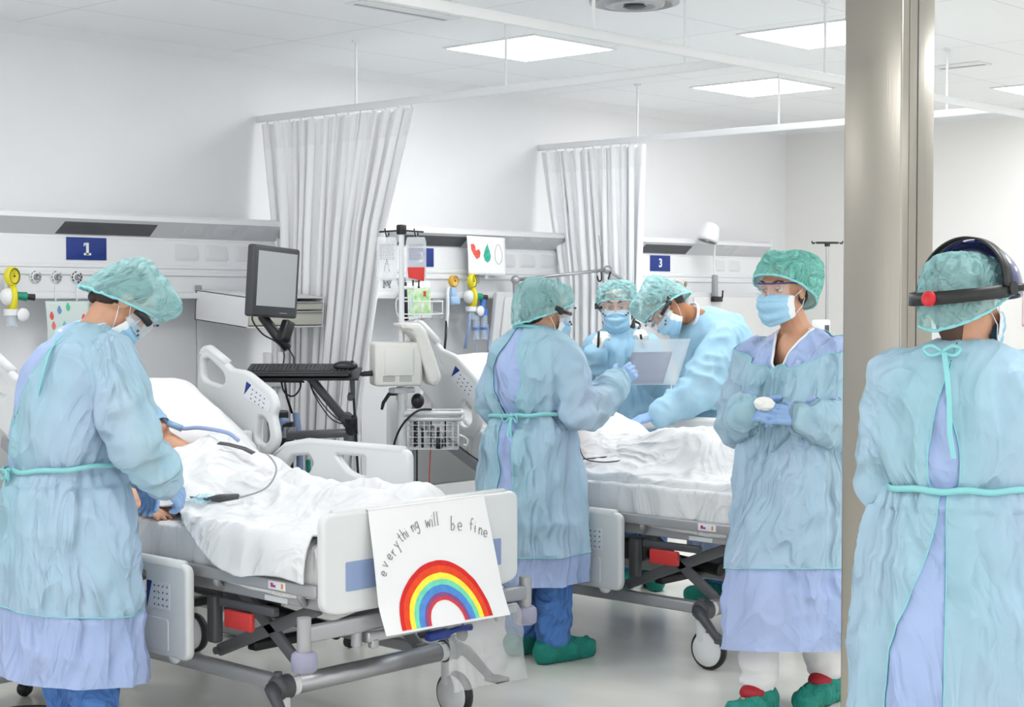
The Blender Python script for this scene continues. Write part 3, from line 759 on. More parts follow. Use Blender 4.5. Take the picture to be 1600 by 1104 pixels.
# rainbow bands, drawn on the paper surface
cu0, cv0 = .50, 1.0
AU, AV = .365, .505      # outer radii in sheet coordinates
bands = [((206, 28, 24), 1.00, .915), ((224, 66, 22), .915, .80), ((246, 226, 62), .80, .70), ((110, 208, 172), .70, .61), ((72, 134, 206), .61, .49), ((128, 72, 130), .49, .42), ((206, 50, 58), .42, .365)]
for i, (c, ro, ri) in enumerate(bands):
    def bf(u, v):
        a = PI*(1-u); r = ro+(ri-ro)*v; w = 1+.012*nz(math.cos(a)*2, math.sin(a)*2, 3)+.006*nz(a*7, r*5, 1)
        uu = cu0-.01+AU*r*w*math.cos(a); vv = cv0-.02-AV*r*w*math.sin(a)
        return rfn(uu, min(vv, .995), .0016)
    obj('rainbow_band', MB().grid(bf, 50, 4), mat('paint_%d' % i, c, .75, var=(tuple(min(255, int(x*1.06+6)) for x in c), 40)), rd)
# handwriting: single stroke letters on a unit grid
GL = {'e': [[(0, .5), (.6, .5), (.55, .85), (.3, 1), (.05, .8), (0, .4), (.2, .02), (.6, .15)]], 'v': [[(0, 1), (.3, 0), (.6, 1)]], 'r': [[(0, 1), (.05, 0)], [(.03, .6), (.25, .95), (.5, .9)]],
 'y': [[(0, 1), (.3, .1)], [(.65, 1), (.3, .1), (.1, -.7), (-.1, -.6)]], 't': [[(.3, 1.6), (.3, .1), (.5, 0)], [(0, 1), (.6, 1.05)]], 'h': [[(0, 1.8), (.05, 0)], [(.05, .6), (.3, 1), (.5, .8), (.52, 0)]],
 'i': [[(0, 1), (.03, 0)], [(.0, 1.35), (.02, 1.42)]], 'n': [[(0, 1), (.05, 0)], [(.05, .6), (.3, 1), (.5, .8), (.52, 0)]], 'g': [[(.6, .9), (.3, 1), (.05, .7), (.1, .2), (.4, .1), (.6, .4)], [(.62, 1), (.6, -.4), (.3, -.8), (0, -.5)]],
 'w': [[(0, 1), (.15, .05), (.38, .8), (.6, .05), (.8, 1)]], 'l': [[(0, 1.8), (.05, 0)]], 'b': [[(0, 1.7), (.03, 0), (.4, .1), (.55, .5), (.3, .85), (.03, .6)]], 'f': [[(.5, 1.6), (.25, 1.7), (.1, 1.3), (.12, 0)], [(-.1, .85), (.4, .9)]]}
def write(word, anchors, size):
    m = MB()
    for ch, (u, v, rot) in zip(word, anchors):
        for st in GL[ch]:
            pts = []
            q = []
            for j in range(len(st)-1):
                for k in range(4): q.append(tuple(np.array(st[j])*(1-k/4)+np.array(st[j+1])*k/4))
            q.append(st[-1])
            for gx, gy in q:
                gx -= .3; X = gx*math.cos(rot)-gy*math.sin(rot); Y = gx*math.sin(rot)+gy*math.cos(rot)
                p = rfn(u+X*size/.56, v-Y*size/.43, .0022); pts.append(p)
            m.tube(pts, .0011, 5)
    obj('handwriting', m, INK, rd)
write('everything', [(.085, .525, 1.05), (.105, .46, .95), (.145, .405, .9), (.185, .375, .8), (.212, .325, .75), (.25, .285, .62), (.283, .262, .55), (.315, .245, .48), (.358, .215, .42), (.385, .20, .3)], .024)
write('will', [(.475, .205, .05), (.53, .205, .0), (.55, .20, -.03), (.575, .20, -.03)], .028)
write('be', [(.68, .255, -.2), (.735, .265, -.2)], .030)
write('fine', [(.835, .275, -.3), (.87, .30, -.35), (.90, .32, -.35), (.935, .345, -.35)], .026)
# translucent plastic cover hanging below
pc = thing('plastic_cover', 'crumpled clear plastic cover hanging from the nearest bed footboard', 'cover', (B1[0]+.30, B1[1]-.05, .44))
def pfn(u, v):
    x = -.24+.38*u+.05*v*(u-.2); z = -.24*v-.03*u*v+.01; y = -.012-.05*v*(1-u)+.016*crease(u*4, v*1.5, 2)+.01*crease(u*9, v*4, 5)
    return (x, y, z)
o = obj('film', MB().grid(pfn, 60, 40), mat('film', (232, 234, 236), .25, alpha=.20), pc); o.modifiers.new('s', 'SOLIDIFY').thickness = .0008
# ================================================================== EQUIPMENT
# drawer cabinet hung on the service panel rail, tipping slightly forward
BEIGE = mat('beige_drawer', (206, 206, 194), .45)
t = thing('drawer_cabinet', 'white wall drawer cabinet with beige drawers hung below the service panel', 'cabinet', (4.73, 6.52, 1.59))
t.rotation_euler = (math.radians(5), 0, 0)
k = MB()
k.box((.235, -.20, -.004), (.47, .42, .008), bev=.002).box((.235, -.20, -.146), (.47, .42, .008), bev=.002)
for x in (.004, .466): k.box((x, -.20, -.075), (.008, .42, .15), bev=.002)
k.box((.235, .005, -.075), (.47, .01, .15))
obj('carcass', k, WHITE, t)
for i, z in enumerate((-.043, -.103)):
    d = obj('drawer', MB().box((.235, -.405, z), (.448, .012, .040 if i == 0 else .068), bev=.003).box((.235, -.30, z), (.43, .20, .03)), BEIGE, t)
    obj('handle_lip', MB().box((.235, -.413, z+(.014 if i == 0 else .026)), (.44, .010, .008), bev=.003), GREYPL, d)
obj('foot', MB().cyl((.14, -.25, -.15), (.14, -.25, -.165), .022, .018, 16), BLACK, t)
obj('rail_clamp', MB().box((.02, .03, .005), (.03, .05, .03), bev=.004), GREYPL, t)

# computer on an arm
Rz = math.radians(-47)
t = thing('computer_monitor', 'dark grey flat computer monitor turned sideways on a pole between the beds', 'monitor', (4.60, 5.74, 1.56))
fwdv = Vector((.292, -.958, -.04)).normalized()    # screen normal
Rm = frame(-fwdv, (.06, -.04, 1))
def mm(x, y, z): return (x, y, z)
Mm = TR((0, 0, .06), Rm)
obj('casing', MB().box((0, .02, 0), (.36, .045, .32), Mm, bev=.012, seg=3).box((0, .055, 0), (.22, .04, .20), Mm, bev=.015), mat('monitor_dark', (58, 60, 64), .45), t)
obj('screen', MB().box((0, -.0035, .012), (.305, .002, .245), Mm), mat('screen_grey', (176, 179, 182), .3), t)
obj('button_strip', MB().box((.06, -.004, -.138), (.06, .002, .003), Mm), GREYPL, t)
ar = MB().box((0, .09, -.05), (.07, .05, .09), Mm, bev=.01).tube([(-.03, .10, .0), (-.02, .07, -.10), (.01, .01, -.18), (.03, -.04, -.24)], [.028, .024, .026, .02], 10)
ar.box((.02, -.04, -.16), (.05, .05, .10), bev=.01, rot=Matrix.Rotation(.4, 3, 'Y'))
obj('neck', ar, BLACK, t)
obj('cable', MB().tube([(-.05, .04, -.06), (-.10, .05, -.10), (-.06, .03, -.17), (-.01, -.01, -.21), (.01, -.04, -.26), (-.02, -.06, -.34)], .004, 6).tube([(.03, -.03, -.22), (.05, -.06, -.28), (.04, -.07, -.33)], .004, 6), BLACK, t)
obj('webcam', MB().box((-.09, .02, .05), (.05, .04, .05), bev=.012).cyl((-.10, .01, .0), (-.09, .02, .03), .01), GREYPL, t)

t = thing('keyboard_tray', 'black keyboard tray on a jointed grey arm in front of the curtain', 'tray', (4.565, 5.51, 1.215), Rz)
t.rotation_euler = (.20, 0, Rz)
ty = MB().box((0, 0, 0), (.50, .20, .012), bev=.004).box((0, .03, -.014), (.36, .14, .014), bev=.004)
for k in range(4): ty.tube([(-.24, -.08+.03*k, -.006-.010*k), (.0, -.07+.03*k, -.012-.010*k)], .004, 5)
obj('shelf', ty, BLACK, t)
obj('bracket', MB().box((.22, -.05, -.045), (.02, .03, .08), bev=.004).box((.21, -.05, -.09), (.025, .05, .03), bev=.008), DGREY, t)
a1 = obj('upper_arm', MB().box((0, 0, 0), (.036, .27, .040), M=TR((.10, 0, -.11), frame((.62, 0, -.80), (0, 1, 0))), bev=.012).cyl((.185, -.025, -.205), (.185, .025, -.205), .026), DGREY, t)
obj('arm_joint', MB().cyl((.205, 0, -.20), (.205, 0, -.275), .028, n=20).box((.20, 0, -.215), (.06, .05, .05), bev=.01), BLACK, t)
obj('lower_arm', MB().box((0, 0, 0), (.045, .30, .034), M=TR((.055, .03, -.285), frame((-.98, .18, -.10), (0, 0, 1))), bev=.01).cyl((.195, 0, -.27), (.195, 0, -.31), .026, n=20), mat('arm_grey', (110, 112, 116), .35, .4), t)
cb = MB()
for s in (0, .012): cb.tube([(.02, 0, -.02), (.05, -.03, -.08-s), (.12, -.04, -.17-s*2), (.19, -.05, -.22), (.225, -.03, -.245), (.21, .01, -.27)], .0028, 5)
cb.tube([(-.10, -.02, -.01), (-.08, -.05, -.07), (-.04, -.06, -.085), (-.01, -.05, -.05), (-.015, -.02, -.01)], .004, 6)
obj('cable', cb, BLACK, t)
t = thing('keyboard', 'black computer keyboard on the tray', 'keyboard', (4.555, 5.505, 1.226), Rz)
t.rotation_euler = (.20, 0, Rz)
obj('body', MB().box((-.01, 0, .010), (.46, .155, .016), bev=.006).box((-.01, -.085, .006), (.44, .03, .008), bev=.004), mat('key_base', (36, 37, 40), .5), t)
KEY = mat('keycap', (46, 47, 51), .45)
ks = MB()
for r in range(6):
    x = -.228
    while x < .205:
        w = .0165 if not (r == 0 and -.14 < x < .0) else .10
        if .062 < x < .072 or .128 < x < .138: x += .012; continue
        ks.box((x+w/2, -.056+r*.0205, .0195), (w-.002, .017, .007), bev=.002, seg=1); x += w+.001
obj('keys', ks, KEY, t)['kind'] = 'stuff'
t = thing('mouse', 'black computer mouse on the right end of the keyboard', 'mouse', (4.665, 5.345, 1.240), Rz)
t.rotation_euler = (.20, 0, Rz)
obj('shell', MB().ell((0, 0, .012), (.055, .032, .022)), BLACK, t)
obj('wheel', MB().cyl((.03, -.003, .030), (.03, .003, .030), .008), DGREY, t)

# white equipment post behind it with breathing hoses
t = thing('equipment_post', 'white floor post with brackets carrying hoses beside the curtain', 'post', (4.66, 5.86, 0))
obj('post', MB().box((-.02, 0, .65), (.03, .03, 1.30), bev=.004).box((.045, 0, .65), (.03, .03, 1.30), bev=.004).cyl((.012, -.01, .05), (.012, -.01, 1.36), .011), WHITE, t)
pl = MB().box((.01, -.02, 1.17), (.14, .02, .06), bev=.006)
for x in (-.03, .05): pl.cyl((x, -.03, 1.17), (x, -.036, 1.17), .007)
obj('bracket', pl, WHITE, t)
obj('base', MB().box((0, 0, .035), (.40, .35, .05), bev=.02), GREYPL, t)
obj('humidifier', MB().box((.0, -.05, 1.0), (.08, .07, .07), bev=.01).cyl((.03, -.06, .85), (.03, -.06, .98), .045, n=20).box((.02, -.05, .80), (.09, .08, .12), bev=.015), BLACK, t)
obj('heater_ring', MB().cyl((.035, -.065, .91), (.035, -.065, .96), .047, n=24), CHROME, t)
HOSE = mat('hose_blue', (150, 172, 214), .35, alpha=.8)
def corr(pts, r, name='breathing_hose', par=t, m=HOSE):
    P = [Vector(p) for p in pts]; out = []; rr = []
    for i in range(len(P)-1):
        n = max(2, int((P[i+1]-P[i]).length/.006))
        for q in range(n):
            out.append(P[i].lerp(P[i+1], q/n)); rr.append(r*(1 if len(out) % 2 else .82))
    return obj(name, MB().tube(out, rr, 10), m, par)
corr([(.09, -.07, 1.02), (.10, -.08, .90), (.105, -.08, .75), (.12, -.08, .58), (.13, -.08, .42)], .018)
corr([(-.04, -.08, .86), (-.05, -.10, .94), (-.02, -.10, .99), (.03, -.08, .985)], .016)
corr([(-.05, -.10, .86), (-.10, -.12, .80), (-.06, -.12, .74)], .014)
obj('green_hose', MB().tube([(.145, -.09, .80), (.15, -.09, .70), (.16, -.09, .55)], .012, 8), GREEN, t)
obj('cord', MB().tube([(.03, -.06, 1.20), (.035, -.07, 1.1), (.06, -.08, 1.02)], .006, 6), BLACK, t)

# drip pole with patient monitor, basket and two fluid bags
t = thing('drip_pole', 'white drip pole with wire basket standing at the head of the second bed', 'drip pole', (4.96, 5.30, 0))
obj('pole', MB().cyl((0, 0, .08), (0, 0, 1.86), .0125, n=14).cyl((0, 0, .08), (0, 0, 1.12), .019, n=16), WHITE, t)
bs = MB()
for k in range(5):
    a = 2*PI*k/5+.4; bs.tube([(0, 0, .10), (.12*math.cos(a), .12*math.sin(a), .09), (.27*math.cos(a), .27*math.sin(a), .075)], [.018, .015, .012], 8)
obj('star_base', bs, WHITE, t)
for k in range(5):
    a = 2*PI*k/5+.4; x, y = .27*math.cos(a), .27*math.sin(a)
    c = obj('caster', MB().cyl((x, y-.011, .03), (x, y+.011, .03), .028, n=18).cyl((x, y, .04), (x, y, .08), .008), BLACK, t)
hk = MB().box((0, 0, 1.855), (.035, .035, .045), bev=.006).tube([(-.10*.68, .10*.73, 1.845), (0, 0, 1.852), (.10*.68, -.10*.73, 1.845)], .004, 6)
for s in (-1, 1):
    x, y = s*.0655*.68*1.0, -s*.0655*.73
    hk.tube([(x-.012, y, 1.86), (x-.006, y, 1.835), (x, y, 1.822), (x+.010, y, 1.83), (x+.012, y, 1.842)], .0035, 6)
obj('hook_bar', hk, BLACK, t)
obj('clamp', MB().box((0, 0, 1.135), (.12, .05, .025), bev=.005).cyl((0, 0, 1.09), (0, 0, 1.15), .026, n=18), WHITE, t)
obj('clamp_lever', MB().tube([(-.03, .0, 1.12), (-.06, .02, 1.118), (-.085, .03, 1.08), (-.09, .035, 1.05)], [.008, .009, .008, .006], 8).ell((.06, -.04, 1.085), (.03, .03, .035)), BLACK, t)
bk = MB(); bx, by, bz0, bz1 = .205, .11, .875, 1.01
def bp(u, w, z): return (.68*u+.73*w+.0, -.73*u+.68*w, z)
fr = MB()
for z, r in ((1.035, .011), (1.01, .009)): fr.tube([bp(.02, -.09, z), bp(.27, -.09, z), bp(.27, .07, z), bp(.02, .07, z)], r, 8, closed=True)
obj('basket_rim', fr, WHITE, t)
for z in np.linspace(bz0, bz1, 6): bk.tube([bp(.03, -.08, z), bp(.255, -.08, z), bp(.255, .06, z), bp(.03, .06, z)], .0018, 5, closed=True)
for u in np.linspace(.03, .255, 10): bk.tube([bp(u, -.08, bz1), bp(u, -.08, bz0), bp(u, .06, bz0), bp(u, .06, bz1)], .0018, 5)
for w in np.linspace(-.08, .06, 6): bk.tube([bp(.03, w, bz1), bp(.03, w, bz0), bp(.255, w, bz0), bp(.255, w, bz1)], .0018, 5)
obj('wire_basket', bk, WHITE, t)
obj('basket_hook', MB().tube([bp(.262, -.08, .94), bp(.285, -.085, .93), bp(.30, -.085, .915), bp(.295, -.085, .895), bp(.28, -.085, .895)], .005, 6), WHITE, t)
t2 = thing('cable_bundle', 'black cables and plugs lying in the wire basket', 'cable', (4.96, 5.30, 0))
cbm = MB()
for k in range(5):
    cbm.tube([bp(.06+.035*k, -.03+.02*nz(k, q*.5, 1), .882+.12*(q/9)*(1-.3*(k % 2))) for q in range(10)], .007, 6)
cbm.ell(bp(.17, -.06, .90), (.025, .02, .028))
obj('cables', cbm, BLACK, t2)
obj('plug', MB().box(bp(.10, -.02, .98), (.03, .02, .05), bev=.006), GREYPL, t2)
t = thing('patient_monitor', 'boxy off-white patient monitor on the drip pole, seen from behind', 'monitor', (4.945, 5.28, 1.15), Rz+.25)
obj('casing', MB().box((-.03, 0, .105), (.215, .16, .195), bev=.014, seg=3).box((-.03, -.082, .115), (.13, .006, .12), bev=.002), OFFWHITE, t)
gv = MB()
for x in (-.075, -.0):
    for q in range(6): gv.box((x, -.0805, .03+q*.0045), (.055, .002, .0018))
obj('vent_slots', gv, GREYPL, t)
hp = MB().me(plate([[(-.025, .27, .01), (-.03, .285, .01), (.06, .29, .02), (.09, .26, .02), (.165, .04, .03), (.13, .0, .03), (.10, .03, .02), (.045, .225, .02)]], .20, .02, .02, 4), XZ @ TR((0, 0, 0)))
obj('side_cover', hp, OFFWHITE, t)
obj('power_plug', MB().cyl((-.14, -.02, .065), (-.19, -.02, .06), .013, .010, 10).box((-.16, -.02, .063), (.04, .022, .022), bev=.005), BLACK, t)
tc_ = thing('power_cord', 'black power cord hanging from the patient monitor to the floor', 'cable', (4.945, 5.28, 0))
def wp(x, y, z): c, s = math.cos(Rz+.25), math.sin(Rz+.25); return (x*c-y*s, x*s+y*c, z)
obj('cord', MB().tube([wp(-.19, -.02, 1.21), wp(-.215, -.02, 1.20), wp(-.225, -.02, 1.15), wp(-.215, -.015, .98), wp(-.205, -.01, .80), wp(-.19, 0, .60), wp(-.19, 0, .3), wp(-.18, .03, .02), wp(-.05, .15, .012)], .0055, 8), BLACK, tc_)
t = thing('sensor_cable', 'black looped sensor cable draped from pole over the basket', 'cable', (4.96, 5.30, 0))
obj('cable', MB().tube([bp(.14, -.10, 1.055), bp(.08, -.11, 1.05), bp(.02, -.10, 1.0), bp(-.02, -.07, .93), bp(-.035, -.05, .85), bp(-.04, -.05, .6), bp(-.03, -.04, .3), bp(-.02, 0, .1)], .005, 8), BLACK, t)
obj('lead', MB().tube([bp(.13, -.02, .88), bp(.125, -.03, .7), bp(.14, -.02, .5), bp(.12, 0, .1)], .003, 6), RED, t)
t = thing('floor_post', 'slim dark ribbed post rising beside the basket to the second bed', 'post', (5.07, 5.33, 0))
obj('post', MB().box((0, 0, .55), (.022, .022, 1.08), bev=.004), GREYPL, t)
obj('groove', MB().box((.0, -.0115, .55), (.008, .002, 1.06)), BLACK, t)
obj('foot', MB().box((0, 0, .012), (.12, .12, .024), bev=.006), DGREY, t)

def fluid_bag(label, cx, cy, red, seed):
    t = thing('fluid_bag', label, 'bag', (cx, cy, 1.822), math.radians(-47))
    m = MB(); w = .046; hgt = .195
    for sd in (-1, 1):
        def fn(u, v):
            a = 2*u-1; ww = w*(1-.16*(1-min(1, v*6))**2-.22*max(0, v-.9)*10*.5)
            f = math.sqrt(max(0, 1-a*a))*math.sin(PI*min(1, .12+v*.88))**.5*(.5+.5*v)
            return (ww*a, sd*(.011*f+.0015*crease(a*5, v*9, seed+sd)*f), -hgt*v)
        m.grid(fn, 22, 30)
    obj('pouch', m, mat('bag_clear', (236, 240, 244), .15, alpha=.45), t)
    lb = MB(); L = random.Random(int(seed*10))
    for r in range(9):
        x = -.030
        while x < .028:
            l = L.uniform(.004, .013); lb.box((x+l/2, -.0125, -.035-r*.008), (l, .0006, .0022)); x += l+.003
    if not red:
        for q in range(7): lb.box((-.036, -.0105, -.05-q*.017), (.006, .0006, .001))
        lb.tube([(0, -.013, -.10), (-.008, -.013, -.13), (-.012, -.013, -.155)], .001, 4).tube([(0, -.013, -.10), (.008, -.013, -.13), (.012, -.013, -.155)], .001, 4).tube([(-.006, -.013, -.12), (.006, -.013, -.12)], .001, 4)
    obj('print', lb, mat('bag_print', (120, 122, 130), .6), t)
    if red:
        def fr_(u, v, sd=-1):
            a = 2*u-1; f = math.sqrt(max(0, 1-a*a)); return (.041*a*(1-.15*v*v), sd*(.0105*f+.001), -.135-.055*v-.008*v*a)
        q = MB().grid(lambda u, v: fr_(u, v), 20, 10).grid(lambda u, v: fr_(u, v, 1), 20, 10)
        obj('red_fluid', q, mat('red_fluid', (214, 44, 38), .25), t)
    obj('hanger_tab', MB().tube([(-.010, 0, -.002), (0, 0, .008), (.010, 0, -.002)], .0025, 6), CLEAR2, t)
    pt = MB()
    for x in (-.014, .012): pt.cyl((x, 0, -.192), (x, 0, -.222), .0035, n=8).ell((x, 0, -.224), (.006, .006, .005))
    obj('port', pt, GREYPL if not red else BLACK, t)
    return t
fluid_bag('clear fluid bag, left of the two on the black hooks', 4.96-.0655*.68, 5.30+.0655*.73, False, 2.3)
fluid_bag('fluid bag with red liquid at its bottom on black hooks', 4.96+.0655*.68, 5.30-.0655*.73, True, 5.7)
t = thing('drip_line', 'thin clear drip tube and roller clamp hanging below the fluid bags', 'tube', (4.97, 5.29, 0))
obj('tube', MB().tube([(.03, -.03, 1.60), (.02, -.02, 1.52), (.04, -.04, 1.45), (.10, -.03, 1.38), (.16, -.02, 1.30), (.24, -.02, 1.2)], .0028, 6), CLEAR2, t)
obj('drip_chamber', MB().cyl((.02, -.02, 1.50), (.02, -.02, 1.56), .009, n=12), CLEAR2, t)
obj('lever_stub', MB().cyl((-.0, 0, 1.595), (.02, -.04, 1.595), .008), WHITE, t)

# brochures in a wire rack on the panel
t = thing('brochure_rack', 'white wire rack hanging on the wall behind the fluid bags', 'rack', (6.07, 6.50, 1.50))
wr = MB()
for z in (-.03, .04): wr.tube([(-.02, -.01, z), (-.02, -.09, z-.01), (.24, -.09, z-.01), (.24, -.01, z)], .004, 6)
for x in (-.02, .08, .16, .24): wr.tube([(x, -.09, .03), (x, -.09, -.06), (x, .0, -.07)], .003, 6)
wr.tube([(-.02, -.09, -.06), (-.08, -.07, -.05), (-.09, -.07, .04), (-.03, -.09, .05)], .004, 6)
obj('wire', wr, WHITE, t)
t = thing('brochure', 'green illustrated booklet standing in the white wire rack', 'booklet', (6.14, 6.46, 1.50), .08)
obj('pages', MB().box((.03, 0, .035), (.20, .018, .20), bev=.002, rot=Matrix.Rotation(-.07, 3, 'Y')), PAPER, t)
obj('cover', MB().box((.03, -.0105, .03), (.19, .002, .15), rot=Matrix.Rotation(-.07, 3, 'Y')), mat('green_print', (132, 196, 110), .6, var=((226, 232, 214), 26)), t)
obj('red_square', MB().box((.075, -.0122, .072), (.022, .001, .030)), RED, t)
obj('spine', MB().box((-.075, .0, .03), (.012, .03, .21), rot=Matrix.Rotation(-.07, 3, 'Y')), BLACK, t)

# oxygen regulators
YEL = mat('yellow_plastic', (226, 214, 40), .4)
def regulator(label, x, big, col, seed):
    t = thing('oxygen_regulator', label, 'regulator', (x, BW-.20, 1.60))
    r = .042 if big else .034
    Mg = TR((0, -.035, .045)) @ Matrix.Rotation(PI/2+.0, 4, 'X') @ Matrix.Rotation(.35 if big else 0, 4, 'Y')
    g_ = obj('gauge', MB().lathe([(0, -.012), (r*.8, -.014), (r, -.006), (r, .014), (r*.86, .020), (r*.80, .014)], 30, Mg), col, t)
    obj('dial', MB().lathe([(r*.80, .012), (0, .0125)], 28, Mg), mat('dial_face', (222, 224, 224), .5), g_)
    obj('dial_ring', MB().lathe([(r*.80, .0125), (r*.84, .018), (r*.74, .018), (r*.74, .0125)], 28, Mg), DGREY if big else GREYPL, g_)
    nd = MB()
    for k in range(9): a = -2.2+k*.55; nd.box((r*.62*math.sin(a), r*.62*math.cos(a), .0135), (.0018, .006, .001), Mg, rot=Matrix.Rotation(-a, 3, 'Z'))
    nd.box((.004, .006, .014), (.002, .024, .001), Mg, rot=Matrix.Rotation(.6, 3, 'Z')).cyl(Mg @ Vector((0, 0, .012)), Mg @ Vector((0, 0, .016)), .004)
    obj('pointer', nd, BLACK, g_)
    if big:
        obj('body', MB().ell((-.01, -.03, -.045), (.042, .036, .040)).cyl((0, 0, .045), (0, 0, -.045), .014), WHITE, t)
        obj('yellow_band', MB().tube([(.004, -.035+.0, .005), (-.004, -.068, -.025), (-.004, -.07, -.05), (.0, -.055, -.085), (.0, -.03, -.10)], [.014, .012, .012, .016, .02], 10), YEL, t)
        obj('knob', MB().cyl((.02, -.045, -.04), (.06, -.055, -.045), .018, .020, 20), mat('knob_green', (18, 138, 112), .4), t)
        obj('outlet', MB().cyl((.06, -.055, -.045), (.095, -.062, -.048), .013, .015, 16), BLACK, t)
        obj('cup', MB().cyl((0, -.03, -.10), (0, -.03, -.128), .034, n=22).ell((.035, -.07, -.125), (.030, .012, .030)), WHITE, t)
        obj('jar', MB().cyl((0, -.03, -.128), (0, -.03, -.175), .026, n=20), CLEAR2, t)
    else:
        obj('body', MB().box((.0, -.03, -.02), (.045, .04, .06), bev=.01).box((.01, -.03, -.065), (.07, .045, .05), bev=.012), mat('pale_blue_body', (160, 190, 222), .4), t)
        obj('hose', MB().tube([(-.045, -.04, .01), (-.05, -.04, -.03), (-.05, -.04, -.12), (-.06, -.04, -.22)], .010, 8), WHITE, t)
        obj('dark_hose', MB().tube([(-.06, -.04, -.18), (-.075, -.05, -.27), (-.10, -.06, -.38)], .007, 8), BLACK, t)
    return t
regulator('yellow ringed oxygen regulator with green knob right of the smaller gauge', 6.60, True, YEL, 1)
regulator('small amber gauge with pale blue body left of yellow regulator', 6.45, False, mat('amber_ring', (226, 178, 60), .4), 2)
regulator('yellow ringed oxygen regulator with green knob at the left picture edge', 3.70, True, YEL, 3)
t = thing('humidifier_bottle', 'pair of clear blue marked flow bottles below the yellow regulator', 'bottle', (6.66, 6.46, 1.40))
bt = MB()
for x in (-.03, .035): bt.cyl((x, 0, -.09), (x, 0, .05), .020, n=18)
obj('bottle', bt, mat('bottle_clear', (206, 222, 238), .2, alpha=.5), t)
bl = MB()
for x in (-.03, .035):
    for q in range(6): bl.box((x, -.021, -.06+q*.016), (.018, .001, .0025))
    bl.cyl((x, 0, -.02), (x, 0, -.035), .0215, n=18)
obj('scale', bl, mat('scale_blue', (86, 120, 190), .5), t)
obj('cap', MB().cyl((.035, 0, .05), (.035, 0, .085), .022, n=18).cyl((.01, -.01, .09), (.02, -.01, .16), .016, n=14), mat('blue_cap', (64, 120, 208), .4), t)
obj('hose', MB().tube([(.06, 0, .0), (.07, 0, -.10), (.09, 0, -.25), (.13, -.02, -.40), (.16, -.02, -.5)], .008, 8).tube([(-.075, 0, .10), (-.09, 0, -.02), (-.12, 0, -.14)], .010, 8).tube([(-.03, 0, -.09), (-.025, 0, -.2), (-.01, 0, -.3)], .004, 6), HOSE, t)
obj('outlet_tap', MB().box((.02, .04, .27), (.018, .02, .07), bev=.004), GREYPL, t)

# grey folding boards behind the staff
BOARD = mat('grey_board', (202, 204, 206), .45)
def board(label, x, w, h, y, slant):
    t = thing('folding_board', label, 'panel', (x, y, 1.585))
    obj('panel', MB().me(plate([[(0, 0), (w, 0), (w, -h), (-.05, -h)]], .03, .004, .012), XZ), BOARD, t)
    obj('face_sheet', MB().me(plate([[(slant, -.03), (w-.01, -.03), (w-.01, -h+.02), (slant-.05, -h+.02)]], .012, .004, .015), XZ @ TR((0, 0, .022))), mat('grey_face', (212, 213, 214), .4), t)
    obj('hinge', MB().cyl((.05, 0, -h-.01), (w-.05, 0, -h-.01), .012), DGREY, t)
board('pale grey board behind the nurse with the folder', 6.77, .70, .34, 6.44, .06)
board('pale grey board on the wall behind the bending nurse', 8.62, .86, .42, 6.44, .04)

# examination lamp arms
t = thing('lamp_arm', 'thin jointed grey lamp arm rising over the second bed in front of curtain', 'arm', (6.92, 6.42, 1.56))
P0 = V(0, 0, .02); P1 = V(0, 0, .095); P2 = V(.42, -.35, .155); P3 = V(.62, -.45, .02)
obj('clamp', MB().cyl(P0-V(0, 0, .05), P1, .017, n=14), GREYPL, t)
obj('lower_rod', MB().tube([P1, P2], .010, 10), ALU, t)
obj('upper_rod', MB().tube([P2, P3], .008, 10), ALU, t)
for p in (P1, P2): obj('joint', MB().ell(p, (.027, .027, .027)), ALU, t)
for p in (P1+V(.015, -.03, -.04), P2+V(-.02, -.03, -.035)): obj('lever', MB().box(p, (.010, .010, .05), bev=.004, rot=Matrix.Rotation(.4, 3, 'Y')), BLACK, t)
t = thing('examination_lamp', 'white domed examination lamp on a stem right of the number 3 sign', 'lamp', (8.85, 6.40, 1.56))
Ml = TR((-.075, -.02, .41)) @ Matrix.Rotation(.28, 4, 'Y') @ Matrix.Rotation(.12, 4, 'X')
obj('shade', MB().lathe([(.0, .085), (.035, .080), (.058, .060), (.066, .02), (.070, .0), (.074, -.035), (.062, -.05), (.058, -.03)], 30, Ml), WHITE, t)
obj('reflector', MB().lathe([(.062, -.044), (.04, -.03), (0, -.022)], 26, Ml), DGREY, t)
obj('bulb', MB().ell((0, 0, -.036), (.022, .022, .012), Ml), mat('lamp_glass', (200, 202, 205), .15), t)
obj('stem', MB().tube([(-.01, -.02, .36), (.0, -.01, .30), (.01, 0, .22), (.02, 0, .15)], .007, 8), WHITE, t)
obj('counterweight', MB().box((.02, 0, .07), (.035, .035, .15), bev=.008), GREYPL, t)
obj('clamp', MB().box((.03, -.01, -.02), (.09, .04, .035), bev=.006).tube([(.08, -.02, -.01), (.085, -.02, .04)], .006, 6), BLACK, t)
